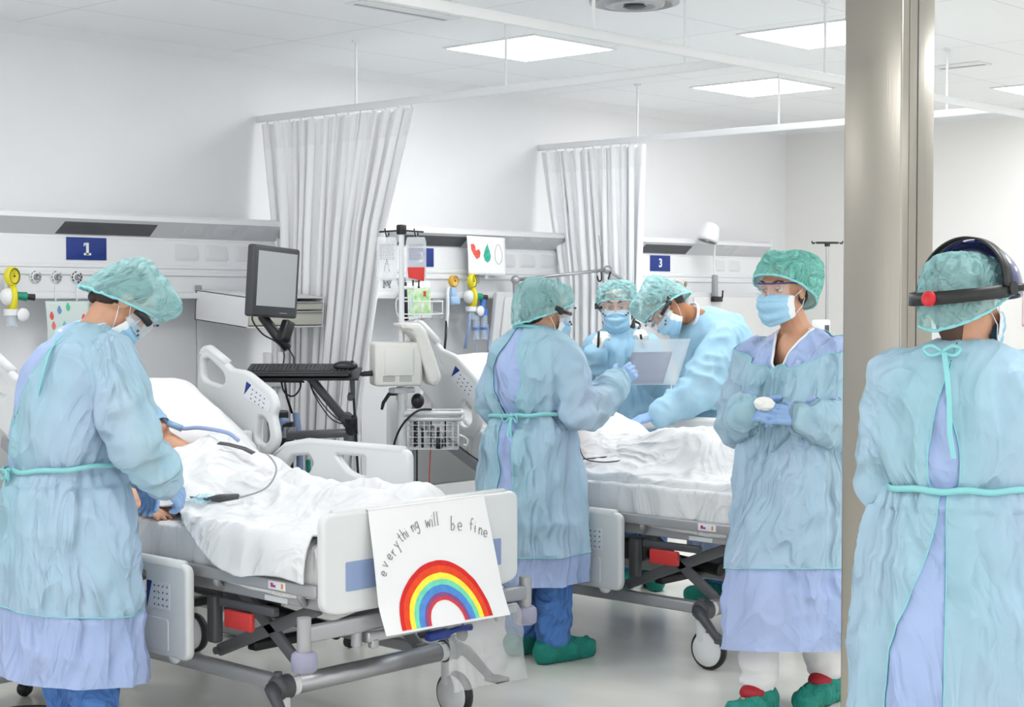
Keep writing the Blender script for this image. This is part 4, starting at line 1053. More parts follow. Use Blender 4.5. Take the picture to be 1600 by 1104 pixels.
# second drip pole with black hooks
t = thing('drip_pole', 'slim drip pole with black four-hook top behind the walking nurse', 'drip pole', (9.02, 5.62, 0))
obj('pole', MB().cyl((0, 0, .05), (0, 0, 1.90), .010, n=12), ALU, t)
h = MB().box((0, 0, 1.905), (.15, .02, .014), bev=.004, rot=Matrix.Rotation(-.7, 3, 'Z')).box((0, 0, 1.895), (.04, .022, .03), bev=.006)
for s in (-1, 1):
    x, y = s*.082*.76, -s*.082*.64; h.tube([(x, y, 1.905), (x+s*.012, y-s*.01, 1.90), (x+s*.018, y-s*.014, 1.915)], .006, 6)
obj('hook_head', h, BLACK, t)
bs = MB()
for k in range(5): a = 2*PI*k/5; bs.tube([(0, 0, .08), (.27*math.cos(a), .27*math.sin(a), .05)], [.015, .010], 8).cyl((.27*math.cos(a), .27*math.sin(a)-.01, .027), (.27*math.cos(a), .27*math.sin(a)+.01, .027), .026, n=14)
obj('star_base', bs, DGREY, t)
t = thing('infusion_pump', 'small white pump with dark display on the drip pole by the walking nurse', 'pump', (8.96, 5.60, 1.33))
obj('casing', MB().box((-.04, 0, 0), (.11, .08, .16), bev=.012), WHITE, t)
obj('display', MB().box((-.035, -.041, .01), (.05, .002, .07)), DGREY, t)
t = thing('lamp_arm', 'thin white arm with black clamp behind the walking nurse', 'arm', (8.95, 5.10, 1.42))
obj('rod', MB().tube([(0, 0, .0), (.45, -.18, .16)], .007, 8), WHITE, t)
obj('clamp', MB().ell((0, 0, 0), (.02, .02, .016)).tube([(0, 0, 0), (.0, 0, .05)], .008, 6), BLACK, t)
obj('support', MB().tube([(0, 0, 0), (-.03, .02, -.30), (-.03, .02, -1.40)], .010, 8), WHITE, t)
obj('foot', MB().cyl((-.03, .02, -1.42), (-.03, .02, -1.39), .16, n=24), GREYPL, t)
t = thing('wall_hook', 'small black double hook on the curtain behind the stethoscope nurse', 'hook', (7.365, 6.14, 1.66))
hkm = MB().tube([(.0, 0, .05), (.004, 0, .0), (-.015, 0, -.012), (-.03, 0, .0), (-.034, 0, .02)], .005, 6).tube([(0, 0, .05), (-.0, 0, .12), (-.01, 0.01, .26)], .0015, 5)
obj('hook', hkm, BLACK, t)
# wheeled stand at bottom left
t = thing('wheeled_stand', 'low grey stand with black casters partly hidden by the left nurse', 'stand', (3.10, 5.45, 0))
for x, y in ((.16, .18), (-.16, .18), (.16, -.18), (-.16, -.18)):
    c = obj('caster', MB().ell((x, y, .032), (.034, .022, .032)).box((x, y, .05), (.03, .05, .03), bev=.008), BLACK, t)
    obj('stem', MB().cyl((x, y, .06), (x, y, .17), .008), WHITE, c)
obj('top', MB().box((0, 0, .185), (.40, .44, .03), bev=.01), GREYPL, t)
t = thing('floor_basin', 'pale round basin rim on the floor at the lower left corner', 'basin', (3.02, 4.93+.30, 0))
obj('bowl', MB().lathe([(0, .01), (.13, .01), (.155, .03), (.158, .035)], 36), mat('basin_grey', (196, 197, 196), .4), t)
obj('rim', MB().tube([(.158*math.cos(a), .158*math.sin(a), .036) for a in np.linspace(0, 2*PI, 40, endpoint=False)], .005, 6, closed=True), DGREY, t)

# leads on the beds
t = thing('monitor_lead', 'thin grey monitoring lead with dark connector on nearest bed blanket', 'cable', B1)
obj('lead', MB().tube([(.05, .95, .985), (-.02, .86, .975), (-.04, .78, .965), (-.10, .66, .925), (-.20, .60, .87), (-.29, .66, .835)], .0035, 6), GREYPL, t)
obj('connector', MB().tube([(-.28, .65, .845), (-.31, .72, .835), (-.33, .76, .83)], [.010, .015, .008], 8), DGREY, t)
obj('plug_cable', MB().tube([(-.33, .76, .83), (-.34, .84, .83), (-.33, .92, .825)], .005, 6), DGREY, t)
t = thing('breathing_tube', 'pale blue tube running from the mask of the nearest patient', 'tube', B1)
obj('tube', MB().tube([(-.045, 1.45, 1.08), (-.03, 1.43, 1.05), (.0, 1.38, 1.03), (.03, 1.30, 1.035), (.07, 1.18, 1.02), (.09, 1.13, .99)], .008, 8), HOSE, t)
obj('connector', MB().tube([(-.03, 1.43, 1.05), (.0, 1.38, 1.03)], .014, 8), mat('tube_joint', (140, 176, 210), .35), t)
t = thing('monitor_lead', 'thin dark lead looping from the second patient arm onto the blanket', 'cable', B2)
obj('lead', MB().tube([(-.30, 1.06, 1.0), (-.31, 1.03, .90), (-.33, .98, .83), (-.30, .90, .815), (-.22, .86, .82), (-.20, .92, .83), (-.28, .98, .825), (-.34, 1.02, .82)], .003, 6), DGREY, t)
t = thing('strap', 'dark strap across the blanket edge on the nearest bed', 'strap', B1)
obj('webbing', ribbon([(-.03, 1.10, .990), (-.01, 1.06, .985), (.015, 1.0, .972), (.03, .96, .955)], .026, (-.2, -.2, 1)), DGREY, t).modifiers.new('s', 'SOLIDIFY').thickness = .003

# clear folder held up by the nurse between the beds
t = thing('clear_folder', 'clear plastic folder with a grey sheet held up over the second bed', 'folder', (5.70, 4.42, 1.28))
TLf, TRf, BRf, BLf = V(-.075, .07, .085), V(.10, -.105, .088), V(.055, -.06, -.118), V(-.115, .11, -.118)
def ff(u, v, off=0): p = (TLf*(1-u)+TRf*u)*(1-v)+(BLf*(1-u)+BRf*u)*v; return (p.x-.7*off, p.y-.7*off, p.z)
o = obj('cover', MB().grid(ff, 12, 12), mat('folder_film', (226, 238, 246), .15, alpha=.42), t); o.modifiers.new('s', 'SOLIDIFY').thickness = .0012
obj('sheet', MB().grid(lambda u, v: ff(.0+.74*u+.0, .28+.70*v, .003), 6, 6), mat('folder_sheet', (186, 190, 208), .6, alpha=.55), t).modifiers.new('s', 'SOLIDIFY').thickness = .0008
# gauze held by the walking nurse, wrapper held by the left nurse
t = thing('gauze_pad', 'crumpled white gauze held in the clasped gloves of walking nurse', 'gauze', (5.14, 3.33, 0), math.radians(94.5))
gm = MB().ell((-.015, .275, 1.168), (.038, .022, .020), n=40)
o = obj('gauze', displace(gm.mesh(), lambda co, n: .006*crease(co.x*40, co.y*40, co.z*40)), mat('gauze_white', (240, 240, 238), .9), t)
t = thing('plastic_wrapper', 'crumpled pale blue clear wrapper under the left nurse glove', 'wrapper', (3.46, 4.74, .80))
o = obj('film', MB().grid(lambda u, v: (-.06+.13*u, -.05+.10*v, .025+.03*nz(u*2.5, v*2.5, 1)+.006*crease(u*4, v*4, 2)), 24, 24), mat('wrapper_film', (176, 224, 240), .25, alpha=.5), t)
# ================================================================== PEOPLE
def headM(c, fwd, up=(0, 0, 1)): return TR(c, frame(fwd, up))
def add_head(mb, M, nose=True):
    a = lambda p: M @ Vector(p); R = M.to_3x3()
    def el(c, r): mb.ell(a(c), r, rot=R, n=20)
    el((0, -.012, .035), (.074, .094, .080)); el((0, .020, -.035), (.058, .064, .078)); el((0, .045, -.01), (.056, .048, .06))
    el((0, .058, -.082), (.028, .026, .022)); el((0, .010, -.075), (.045, .05, .035))
    if nose:
        capsule(mb, a((0, .090, .012)), a((0, .108, -.022)), .009*1, .0125); el((0, .103, -.026), (.017, .012, .010))
        capsule(mb, a((-.034, .082, .034)), a((.034, .082, .034)), .012, .012)
        for s in (-1, 1): el((s*.036, .066, -.022), (.022, .022, .020))
    for s in (-1, 1):
        el((s*.077, -.006, .0), (.009, .020, .032)); el((s*.080, -.012, .012), (.009, .018, .018))
def head_detail(M):
    Mi = M.inverted(); es = [Vector((s*.031, .088, .010)) for s in (-1, 1)]
    def fn(co, n):
        p = Mi @ co
        if p.y < .02 or p.length > .16: return 0.0
        d = 0
        for e in es:
            q = p-e; d -= .011*math.exp(-((q.x/.017)**2+(q.z/.011)**2))
        d -= .003*math.exp(-((p.x/.02)**2+((p.z+.058)/.004)**2))
        d += .003*math.exp(-((p.x/.018)**2+((p.z+.051)/.005)**2))+.003*math.exp(-((p.x/.016)**2+((p.z+.065)/.005)**2))
        return d
    return fn
EYEW = mat('eye_white', (226, 222, 218), .2); IRIS = mat('iris_brown', (58, 38, 28), .2); LIP = mat('lips', (176, 104, 96), .5)
def add_eyes(root, M, skin, brow=HAIR):
    for s in (-1, 1):
        e = obj('eye', MB().ell((s*.031, .0735, .010), (.0125, .0125, .0125), M), EYEW, root)
        obj('iris', MB().ell((s*.031, .0832, .009), (.0068, .0042, .0068), M, n=12), IRIS, e)
        lid = MB()
        def f(u, v):
            al = (u-.5)*2.6; be = .24+v*.95; r = .0142
            return (s*.031+r*math.sin(al)*math.cos(be), .0735+r*math.cos(al)*math.cos(be), .010+r*math.sin(be))
        lid.grid(f, 12, 6, M)
        def f2(u, v):
            al = (u-.5)*2.6; be = -.40-v*.9; r = .0140
            return (s*.031+r*math.sin(al)*math.cos(be), .0735+r*math.cos(al)*math.cos(be), .010+r*math.sin(be))
        lid.grid(f2, 12, 6, M)
        obj('eyelid', lid, skin, e)
        la = [M @ Vector((s*.031+.0147*math.sin(al)*.99, .0735+.0147*math.cos(al), .0118)) for al in np.linspace(-1.1, 1.1, 10)]
        obj('lashes', MB().tube(la, .0013, 5), HAIR, e)
        bp = [M @ Vector((s*(.012+.040*t), .0955-.022*t*t, .031+.010*math.sin(t*2.2))) for t in np.linspace(0, 1, 9)]
        obj('eyebrow', MB().tube(bp, [.0022+.0022*math.sin(max(.05, 1-t)*2.6) for t in np.linspace(0, 1, 9)], 6), brow, root)
def add_cap(root, M, seed=0, puff=1.0, crum=1.0, *, droop=(0, 0, 0), m=None, front=.060, back=-.085):
    """bouffant cap: gathered rim round the head, puffed above"""
    D = Vector(droop)
    def fn(u, v):
        a = 2*PI*u; c = math.cos(a); s = math.sin(a)      # a=0 right, pi/2 front
        zr = (front+back)/2+(front-back)/2*s+.006*abs(c)
        rim = Vector((.086*c, .099*s-.008, zr))
        k = v; th = k*PI/2
        C = Vector((0, -.016, .02))+D*k
        q = rim-Vector((0, -.008, 0)); lat = max(0, math.cos(th))**.62
        hgt = .110+D.z
        p = Vector((q.x*lat, -.008+q.y*lat-.012*k, zr*(1-math.sin(th))+hgt*math.sin(th)))
        out = Vector((c*math.cos(th), s*math.cos(th), .15+math.sin(th))).normalized()
        pf = math.sin(PI*min(1, .06+k*.78))**.6
        p += out*(.006+puff*.034*pf)+D*math.sin(PI*min(1, k*1.1))*1.0
        gather = (1-k)**2
        p += out*crum*((.0075*gather+.008*(1-abs(2*k-1))+.003)*crease(c*(4.5+6*gather), s*(4.5+6*gather), k*1.6+seed)+.012*nz(c*1.7+seed, s*1.7, k*2)*math.sin(PI*k))
        return tuple(p)
    mb = MB().grid(fn, 96, 34, M, closed_u=True)
    o = obj('bouffant_cap', mb, m or CAPM, root)
    rim = [M @ (Vector(fn(u, 0))) for u in np.linspace(0, 1, 64, endpoint=False)]
    obj('elastic_edge', MB().tube(rim, [.0045+.0012*math.sin(i*2.3) for i in range(64)], 7, closed=True), TRIM, o)
    return o
def add_hair(root, M, m=None, extra=()):
    mb = MB().ell((0, -.024, .040), (.079, .093, .082), M, n=28)
    mb.ell((0, -.055, -.02), (.062, .052, .05), M)
    for p0, p1, r0, r1 in extra: capsule(mb, M @ Vector(p0), M @ Vector(p1), r0, r1)
    return obj('hair', mb, m or HAIR, root)
def add_mask(root, M, seed=0, drop=0.0, loops=True):
    def fn(u, v):
        a = (u-.5)*2; an = a*1.42
        z = -.006-.112*v-drop*(1-abs(a))*v; z += (1-v)*-.010*abs(a)**1.5+v*.030*abs(a)**1.3
        y0 = np.interp(v, [0, .16, .35, .55, .8, 1], [.104, .124, .129, .120, .108, .088])
        x = .074*math.sin(an)/math.sin(1.42)*(1+.0*v)
        y = y0-(y0-.018)*(1-math.cos(an))*.92
        y += .0035*math.sin(v*PI*6)*(1-abs(a)**4)*(.2 < v < .9)+.0025*crease(a*3+seed, v*4, seed)
        return (x, y, z)
    mb = MB().grid(fn, 44, 36, M)
    nf = len(mb.f)
    for i in range(nf):
        u = (i % 43)/43
        mb.mi[i] = 1 if abs(u-.5) > .385 else 0
    o = obj('face_mask', mb, [MASKB, MASKW], root); sd = o.modifiers.new('s', 'SOLIDIFY'); sd.thickness = .0018; sd.offset = 1
    obj('mask_edge', MB().tube([M @ Vector(fn(u, 0)) for u in np.linspace(0.02, .98, 30)], .0019, 6), MASKW, o)
    if loops:
        lp = MB()
        for s in (0, 1):
            for v, z in ((.03, .026), (.93, -.024)):
                p = fn(s, v); q = ((s*2-1)*.086, -.010, z)
                lp.tube([M @ Vector(p), M @ (Vector(p).lerp(Vector(q), .5)+V((s*2-1)*.010, 0, 0)), M @ Vector(q)], .0013, 5)
        obj('ear_loop', lp, MASKW, o)
    return o
def add_goggles(root, M, strap_tilt=.35, strap=True, seed=0):
    """clear box goggles with dark strap round the cap"""
    def lens(u, v, off=0.0):
        a = (u-.5)*2; an = a*1.25; x = (.078+off)*math.sin(an)/math.sin(1.25)
        y = .128+off-(.085)*(1-math.cos(an)); z = .048-.080*v+.016*(v)*(1-min(1, abs(a)*2.2)**2)
        return (x, y, z)
    g_ = obj('goggles', MB().grid(lens, 26, 12, M), CLEAR, root)
    g_.modifiers.new('s', 'SOLIDIFY').thickness = .0018
    ring = [lens(u, 0) for u in np.linspace(0, 1, 18)]+[lens(1, v) for v in (.3, .6)]+[lens(u, 1) for u in np.linspace(1, 0, 18)]+[lens(0, v) for v in (.6, .3)]
    sk = MB(); n = len(ring)
    fl = [Vector(p) for p in ring]; bk = [Vector((p[0]*1.02, p[1]-.034, p[2])) for p in ring]
    sk.add([M @ p for p in fl]+[M @ p for p in bk], [(i, (i+1) % n, n+(i+1) % n, n+i) for i in range(n)])
    obj('skirt', sk, CLEAR2, g_)
    obj('rim', MB().tube([M @ p for p in fl], .0022, 6, closed=True), mat('goggle_rim', (206, 218, 226), .3, alpha=.8), g_)
    vb = MB()
    for x, z, w in ((-.03, .046, .018), (.03, .046, .018), (-.055, -.030, .012), (.055, -.030, .012), (-.066, -.022, .010), (.066, -.022, .010)):
        y = .128-.085*(1-math.cos(math.asin(min(.99, abs(x)/.078*math.sin(1.25)))))
        vb.box((x, y+.002, z), (w, .008, .009), M, bev=.003)
    obj('vent_cap', vb, DGREY, g_)
    if strap:
        def sf(u, v):
            a = PI*(-.02+u*1.04)      # from right side round the back to left
            c = math.cos(a); s = -math.sin(a)
            t = math.sin(PI*u)
            p = Vector((.112*c, .02+(.128)*s, .006+strap_tilt*.13*t)); p.z += (v-.5)*.024
            return tuple(p)
        st = MB().grid(sf, 40, 3, M)
        o = obj('strap', st, BLACK, g_); o.modifiers.new('s', 'SOLIDIFY').thickness = .003
        bk2 = MB()
        for s in (-1, 1):
            A = Vector((s*.112, .02, .008)); B = Vector((s*.078, .085, .010))
            bk2.tube([M @ A, M @ ((A+B)/2+V(s*.006, 0, 0)), M @ B], .009, 6).box(A, (.012, .02, .03), M, bev=.003)
        obj('buckle', bk2, BLACK, o)
    return g_
def rings_mesh(rings, n=40):
    vs = []; N = len(rings)
    for (cx, cy, z, rx, ry, *e) in rings:
        p = e[0] if e else 2.3; tilt = e[1] if len(e) > 1 else 0
        for k in range(n):
            t = 2*PI*k/n; c = math.cos(t); s = math.sin(t)
            X = rx*math.copysign(abs(c)**(2/p), c); Y = ry*math.copysign(abs(s)**(2/p), s)
            vs.append((cx+X, cy+Y, z+tilt*Y))
    fs = [(i*n+k, i*n+(k+1) % n, (i+1)*n+(k+1) % n, (i+1)*n+k) for i in range(N-1) for k in range(n)]
    fs += [tuple(range(n)), tuple(range((N-1)*n, N*n))[::-1]]
    if rings[0][2] > rings[-1][2]: fs = [f[::-1] for f in fs]
    return vs, fs
def interp_rings(rings, m=5):
    out = []
    for i in range(len(rings)-1):
        a = np.array(list(rings[i][:5])+[2.3]+([0] if len(rings[i]) < 7 else [rings[i][6]])); b = np.array(list(rings[i+1][:5])+[2.3]+([0] if len(rings[i+1]) < 7 else [rings[i+1][6]]))
        for k in range(m): out.append(tuple(a+(b-a)*k/m))
    out.append(tuple(rings[-1][:5])+(2.3, 0 if len(rings[-1]) < 7 else rings[-1][6])); return out
def bisect_me(me, co, no, clear_outer=False, clear_inner=False):
    b = bmesh.new(); b.from_mesh(me)
    bmesh.ops.bisect_plane(b, geom=list(b.verts)+list(b.edges)+list(b.faces), plane_co=co, plane_no=no, clear_outer=clear_outer, clear_inner=clear_inner)
    b.to_mesh(me); b.free(); return me
def cut_gap(me, rings, gap):
    """open the back of the gown: gap(z)->(phi0,halfwidth) angle from straight back"""
    zs = [r[2] for r in rings][::-1]; xs = [r[0] for r in rings][::-1]; ys = [r[1] for r in rings][::-1]
    b = bmesh.new(); b.from_mesh(me); b.verts.ensure_lookup_table()
    info = {}
    for v in b.verts:
        cx = np.interp(v.co.z, zs, xs); cy = np.interp(v.co.z, zs, ys)
        p0, w = gap(v.co.z); dx = v.co.x-cx; dy = v.co.y-cy; r = math.hypot(dx, dy); ph = math.atan2(dx, -dy)
        gg = (abs(ph-p0)-w)*r if w > 0 else 1
        info[v.index] = (gg, cx, cy, p0, w, ph, r)
    dead = [f for f in b.faces if any(info[v.index][0] < 0 for v in f.verts)]
    bv = set()
    for f in dead:
        for v in f.verts:
            if info[v.index][0] >= 0 and info[v.index][0] < .03: bv.add(v)
    for v in bv:
        gg, cx, cy, p0, w, ph, r = info[v.index]
        a = p0+math.copysign(w, ph-p0); v.co.x = cx+r*math.sin(a); v.co.y = cy-r*math.cos(a)
    bmesh.ops.delete(b, geom=dead, context='FACES'); b.to_mesh(me); b.free(); return me
def radial(me, cx, cy, z, ntheta=48, band=.012, rmax=.4):
    """outline of a mesh near height z, by angle"""
    R = [0]*ntheta
    for v in me.vertices:
        if abs(v.co.z-z(v.co.x, v.co.y) if callable(z) else v.co.z-z) < band:
            dx = v.co.x-cx; dy = v.co.y-cy; r = math.hypot(dx, dy)
            if r < rmax:
                k = int((math.atan2(dy, dx)+PI)/(2*PI)*ntheta) % ntheta; R[k] = max(R[k], r)
    for k in range(ntheta):
        if R[k] == 0: R[k] = max(R[k-1], .05)
    for _ in range(2): R = [(R[k-1]+2*R[k]+R[(k+1) % ntheta])/4 for k in range(ntheta)]
    return [(cx+(R[k]+.004)*math.cos(2*PI*(k+.5)/ntheta-PI), cy+(R[k]+.004)*math.sin(2*PI*(k+.5)/ntheta-PI)) for k in range(ntheta)]

def edge_tubes(me, r, zmin=-9):
    b = bmesh.new(); b.from_mesh(me); adj = {}; out = []
    for e in b.edges:
        if e.is_boundary:
            for a, c in ((e.verts[0], e.verts[1]), (e.verts[1], e.verts[0])): adj.setdefault(a.index, []).append(c.index)
    b.verts.ensure_lookup_table(); seen = set()
    for st in adj:
        if st in seen: continue
        path = [st]; seen.add(st); cur = st; closed = False
        while True:
            nx = [q for q in adj[cur] if q not in seen]
            if not nx: closed = st in adj[cur] and len(path) > 2; break
            cur = nx[0]; seen.add(cur); path.append(cur)
        if len(path) > 8 and min(b.verts[i].co.z for i in path) > zmin:
            pts = [b.verts[i].co.copy() for i in path]
            for _ in range(3): pts = [pts[0]]+[(pts[i-1]+pts[i]*2+pts[i+1])/4 for i in range(1, len(pts)-1)]+[pts[-1]]
            out.append(MB().tube(pts[::2], r, 5, closed=closed))
    b.free(); return out
def make_gown(root, rings, arms, inner_hem, outer_hem, gap, seed, waist=None, fold=1.0, vox=.0095, arm_r=(.082, .078, .072, .062, .046), outer_mat=None, tieend=True, inner_full=True, hem_n=(0, 0, 1), rmax=.30, sleeve_fold=1.0, v_neck=None):
    mb = MB(); rr = interp_rings(rings); vs, fs = rings_mesh(rr); mb.add(vs, fs)
    for arm in arms:
        if arm is None: continue
        sh, el, wr = [Vector(p) for p in arm[:3]]
        ar = arm[3] if len(arm) > 3 else arm_r
        limb(mb, [sh, sh.lerp(el, .5), el, el.lerp(wr, .55), wr], ar)
    me = organic(mb, vox, 7)
    zs = [r[2] for r in rr][::-1]; xs = [r[0] for r in rr][::-1]; ys = [r[1] for r in rr][::-1]; rxs = [r[3] for r in rr][::-1]
    wz = waist[2] if waist else -1; ztop = rings[0][2]
    def fn(co, n):
        cx = np.interp(co.z, zs, xs); cy = np.interp(co.z, zs, ys); rx = np.interp(co.z, zs, rxs)
        dx = co.x-cx; dy = co.y-cy; ph = math.atan2(dx, dy); r = math.hypot(dx, dy)
        tor = sst(rx*1.35+.02, rx*1.05, r)
        below = sst(wz, wz-.12, co.z) if waist else .5
        s_, c_ = math.sin(ph), math.cos(ph)
        d = tor*(.015+.011*below)*crease(s_*2.6+co.z*.5+seed, c_*2.6, co.z*(.7 if below > .5 else 1.8))
        d += .012*crease(co.x*5+co.z*4+seed, co.y*5-co.z*3, co.z*4)
        d += (1-tor)*.014*sleeve_fold*crease(co.x*9+seed, co.y*9+2, co.z*14)
        d += .009*crease(co.x*13+seed, co.y*17, co.z*9+co.x*6)
        if waist: d -= .010*math.exp(-((co.z-wz)/.03)**2)*tor; d += .006*tor*math.exp(-((co.z-wz)/.09)**2)*crease(s_*7, c_*7, seed)
        return d*fold*(1-.75*sst(ztop-.14, ztop-.06, co.z)*sst(.20, .12, r))
    displace(me, fn); inner = me.copy()
    vsn = [v.normal.copy() for v in inner.vertices]
    for v, q in zip(inner.vertices, vsn): v.co = v.co-q*.006
    inner.update()
    b = bmesh.new(); b.from_mesh(inner); dead = []
    for f in b.faces:
        c = f.calc_center_median(); rx = np.interp(c.z, zs, rxs)
        if math.hypot(c.x-np.interp(c.z, zs, xs), c.y-np.interp(c.z, zs, ys)) > rx*1.2+.035 and .8 < c.z < ztop-.16: dead.append(f)
    bmesh.ops.delete(b, geom=dead, context='FACES'); b.to_mesh(inner); b.free()
    bot = min(v.co.z for v in me.vertices)
    bisect_me(inner, (0, 0, inner_hem), hem_n, clear_inner=True)
    bisect_me(me, (0, 0, outer_hem), hem_n, clear_inner=True)
    if v_neck: neck_cut(me, inner, v_neck)
    ig = obj('under_gown', inner, INNER, root)
    if gap: cut_gap(me, rr, gap)
    og = obj('isolation_gown', me, outer_mat or OUTER, root)
    for q in edge_tubes(me, .0022): obj('binding', q, TRIM, og)
    if v_neck:
        for q in edge_tubes(inner, .005, 1.2): obj('neck_piping', q, MASKW, ig)
    if waist:
        cx, cy, z = waist[:3]; tl = waist[3] if len(waist) > 3 else (0, 0)
        zz = lambda x, y: z+tl[0]*(x-cx)+tl[1]*(y-cy)
        loop = radial(me, cx, cy, zz, 48, .014, rmax)
        pts = [Vector((x, y, zz(x, y)+.003*math.sin(i*1.1))) for i, (x, y) in enumerate(loop)]
        tm = MB(); n = len(pts)
        for i in range(n):
            p = pts[i]; tm.v += [tuple(p+V(0, 0, .008)), tuple(p-V(0, 0, .008))]; 
        for i in range(n):
            j = (i+1) % n; tm.f.append((2*i, 2*i+1, 2*j+1, 2*j)); tm.mi.append(0); tm.sm.append(True)
        o = obj('waist_tie', tm, TRIM, og); sd = o.modifiers.new('s', 'SOLIDIFY'); sd.thickness = .004; sd.offset = 1
        if tieend is not False and tieend is not None:
            ia = int(((tieend if tieend is not True else -PI/2)+PI)/(2*PI)*n) % n; p = pts[ia]; d = (p-Vector((cx, cy, p.z))).normalized()
            ends = MB()
            for k, (dx, L) in enumerate(((-.02, .22), (.018, .17))):
                q = [p+d*.012+Vector((-d.y, d.x, 0))*dx*t+V(0, 0, -L*t)+d*(.02*math.sin(t*4)) for t in np.linspace(0, 1, 10)]
                rb = ribbon(q, .011, tuple(d)); ends.add(rb.v, rb.f)
            ends.ell(p+d*.012, (.012, .010, .010))
            for s in (-1, 1): ends.tube([p+d*.012, p+d*.03+Vector((-d.y, d.x, 0))*s*.035+V(0, 0, .0), p+d*.02+Vector((-d.y, d.x, 0))*s*.03+V(0, 0, -.03), p+d*.012], .004, 5)
            obj('tie_end', ends, TRIM, o)
    return ig, og
def neck_cut(me, inner, p):
    bisect_me(me, p[0], p[1], clear_outer=True)
    b = bmesh.new(); b.from_mesh(inner); z0, k = p[2:4]
    for sg in (1, -1): bmesh.ops.bisect_plane(b, geom=list(b.verts)+list(b.edges)+list(b.faces), plane_co=(0, 0, z0), plane_no=(sg, 0, -k))
    dead = []
    for f in b.faces:
        c = f.calc_center_median()
        if c.y > .0 and c.z > z0 and abs(c.x) < (c.z-z0)*k: dead.append(f)
    bmesh.ops.delete(b, geom=dead, context='FACES'); b.to_mesh(inner); b.free()
def hand(mb, M, side=1, curls=(.3, .35, .4, .5), thumb=.3, s=1.0, spread=.06):
    """wrist at origin, fingers +y, back of hand +z; side=1 right hand (thumb at -x)"""
    def P(x, y, z): return M @ (Vector((x*side, y, z))*s)
    k = s
    for x in (-.028, -.009, .010, .028):
        capsule(mb, P(x*.75, .008, 0), P(x, .082-.004*abs(x*60), .002), .0145*k, .0118*k, 10)
    capsule(mb, P(-.012, .02, -.004), P(.014, .06, -.004), .016*k, .014*k, 10)
    for i, (x, L) in enumerate(((-.029, .070), (-.010, .078), (.010, .073), (.028, .058))):
        c = curls[i]; a = 0; p = Vector((x, .085-.004*abs(x*60), .002)); az = (x/.03)*spread
        seg = (L*.45, L*.31, L*.26); r = [.0098, .0090, .0082, .0072]
        for j in range(3):
            a += c*(1.0 if j else .9)*1.0
            q = p+Vector((math.sin(az)*math.cos(a), math.cos(az)*math.cos(a), -math.sin(a)))*seg[j]
            capsule(mb, P(*p), P(*q), r[j]*k, r[j+1]*k, 10); p = q
    p0 = Vector((-.024, .022, -.006)); d1 = Vector((-.75, .62, -.25)).normalized(); 
    d2 = Vector((-.75+thumb*.9, .75, -.35-thumb*.3)).normalized(); d3 = Vector((-.55+thumb*1.3, .8, -.4-thumb*.4)).normalized()
    p1 = p0+d1*.036; p2 = p1+d2*.031; p3 = p2+d3*.024
    for a_, b_, r0, r1 in ((p0, p1, .0150, .0125), (p1, p2, .0118, .0105), (p2, p3, .0102, .0082)): capsule(mb, P(*a_), P(*b_), r0*k, r1*k, 10)
def handM(w, d, back): return TR(w, frame(d, back))
def add_glove(root, w, d, back, side, m, curls=(.3, .35, .4, .5), thumb=.3, s=1.0, cuff=None, vox=.0032):
    mb = MB(); M = handM(w, d, back); hand(mb, M, side, curls, thumb, s)
    w = Vector(w); c = Vector(cuff) if cuff is not None else w-Vector(d).normalized()*.06
    capsule(mb, w+Vector(d).normalized()*.01, w.lerp(c, .5), .022, .029); capsule(mb, w.lerp(c, .5), c, .030, .037)
    me = organic(mb, vox, 3)
    displace(me, lambda co, n: .0018*crease(co.x*26, co.y*26, co.z*26)*sst(.0, .05, (co-w-Vector(d)*.06).length))
    return obj('glove', me, m, root)
def make_body(root, M, joints, skin, vox=.0065, hands=(), detail=True, extra=()):
    """one continuous figure under the clothes"""
    J = {k: Vector(v) for k, v in joints.items()}; mb = MB(); add_head(mb, M, detail)
    capsule(mb, M @ Vector((0, -.02, -.05)), J['neck'], .050, .054)
    limb(mb, [J['neck'], J['chest'], J['waist'], J['pelvis']], [.06, .11, .10, .12])
    for s in 'RL':
        if 'sh'+s in J:
            capsule(mb, J['neck'], J['sh'+s], .05, .05); limb(mb, [J['sh'+s], J['el'+s], J['wr'+s]], [.05, .038, .026])
        if 'hip'+s in J: limb(mb, [J['pelvis'], J['hip'+s], J['knee'+s], J['ank'+s]], [.10, .085, .052, .036])
        if 'toe'+s in J: capsule(mb, J['ank'+s]+V(0, 0, -.03), J['toe'+s], .035, .028)
    for h in hands: hand(mb, *h)
    for c, r in extra: mb.ell(c, r, n=24)
    me = organic(mb, vox, 4)
    if detail: displace(me, head_detail(M))
    return obj('body', me, skin, root)
def add_trousers(root, legs, m, seed=0, cuffz=.1, vox=.009):
    mb = MB()
    for hip, knee, ank, r in legs:
        hip, knee, ank = Vector(hip), Vector(knee), Vector(ank)
        limb(mb, [hip, knee, ank+V(0, 0, .03)], [.115*r, .085*r, .078*r])
    me = organic(mb, vox, 5)
    displace(me, lambda co, n: .010*crease(co.x*6+seed, co.y*6, co.z*10+co.x*7)+.010*sst(.35, .12, co.z)*crease(co.x*4, co.y*4+seed, co.z*22))
    me = relax(me, 1); bisect_me(me, (0, 0, cuffz), (0, 0, 1), clear_inner=True)
    o = obj('trousers', me, m, root); sd = o.modifiers.new('s', 'SOLIDIFY'); sd.thickness = .003
    return o
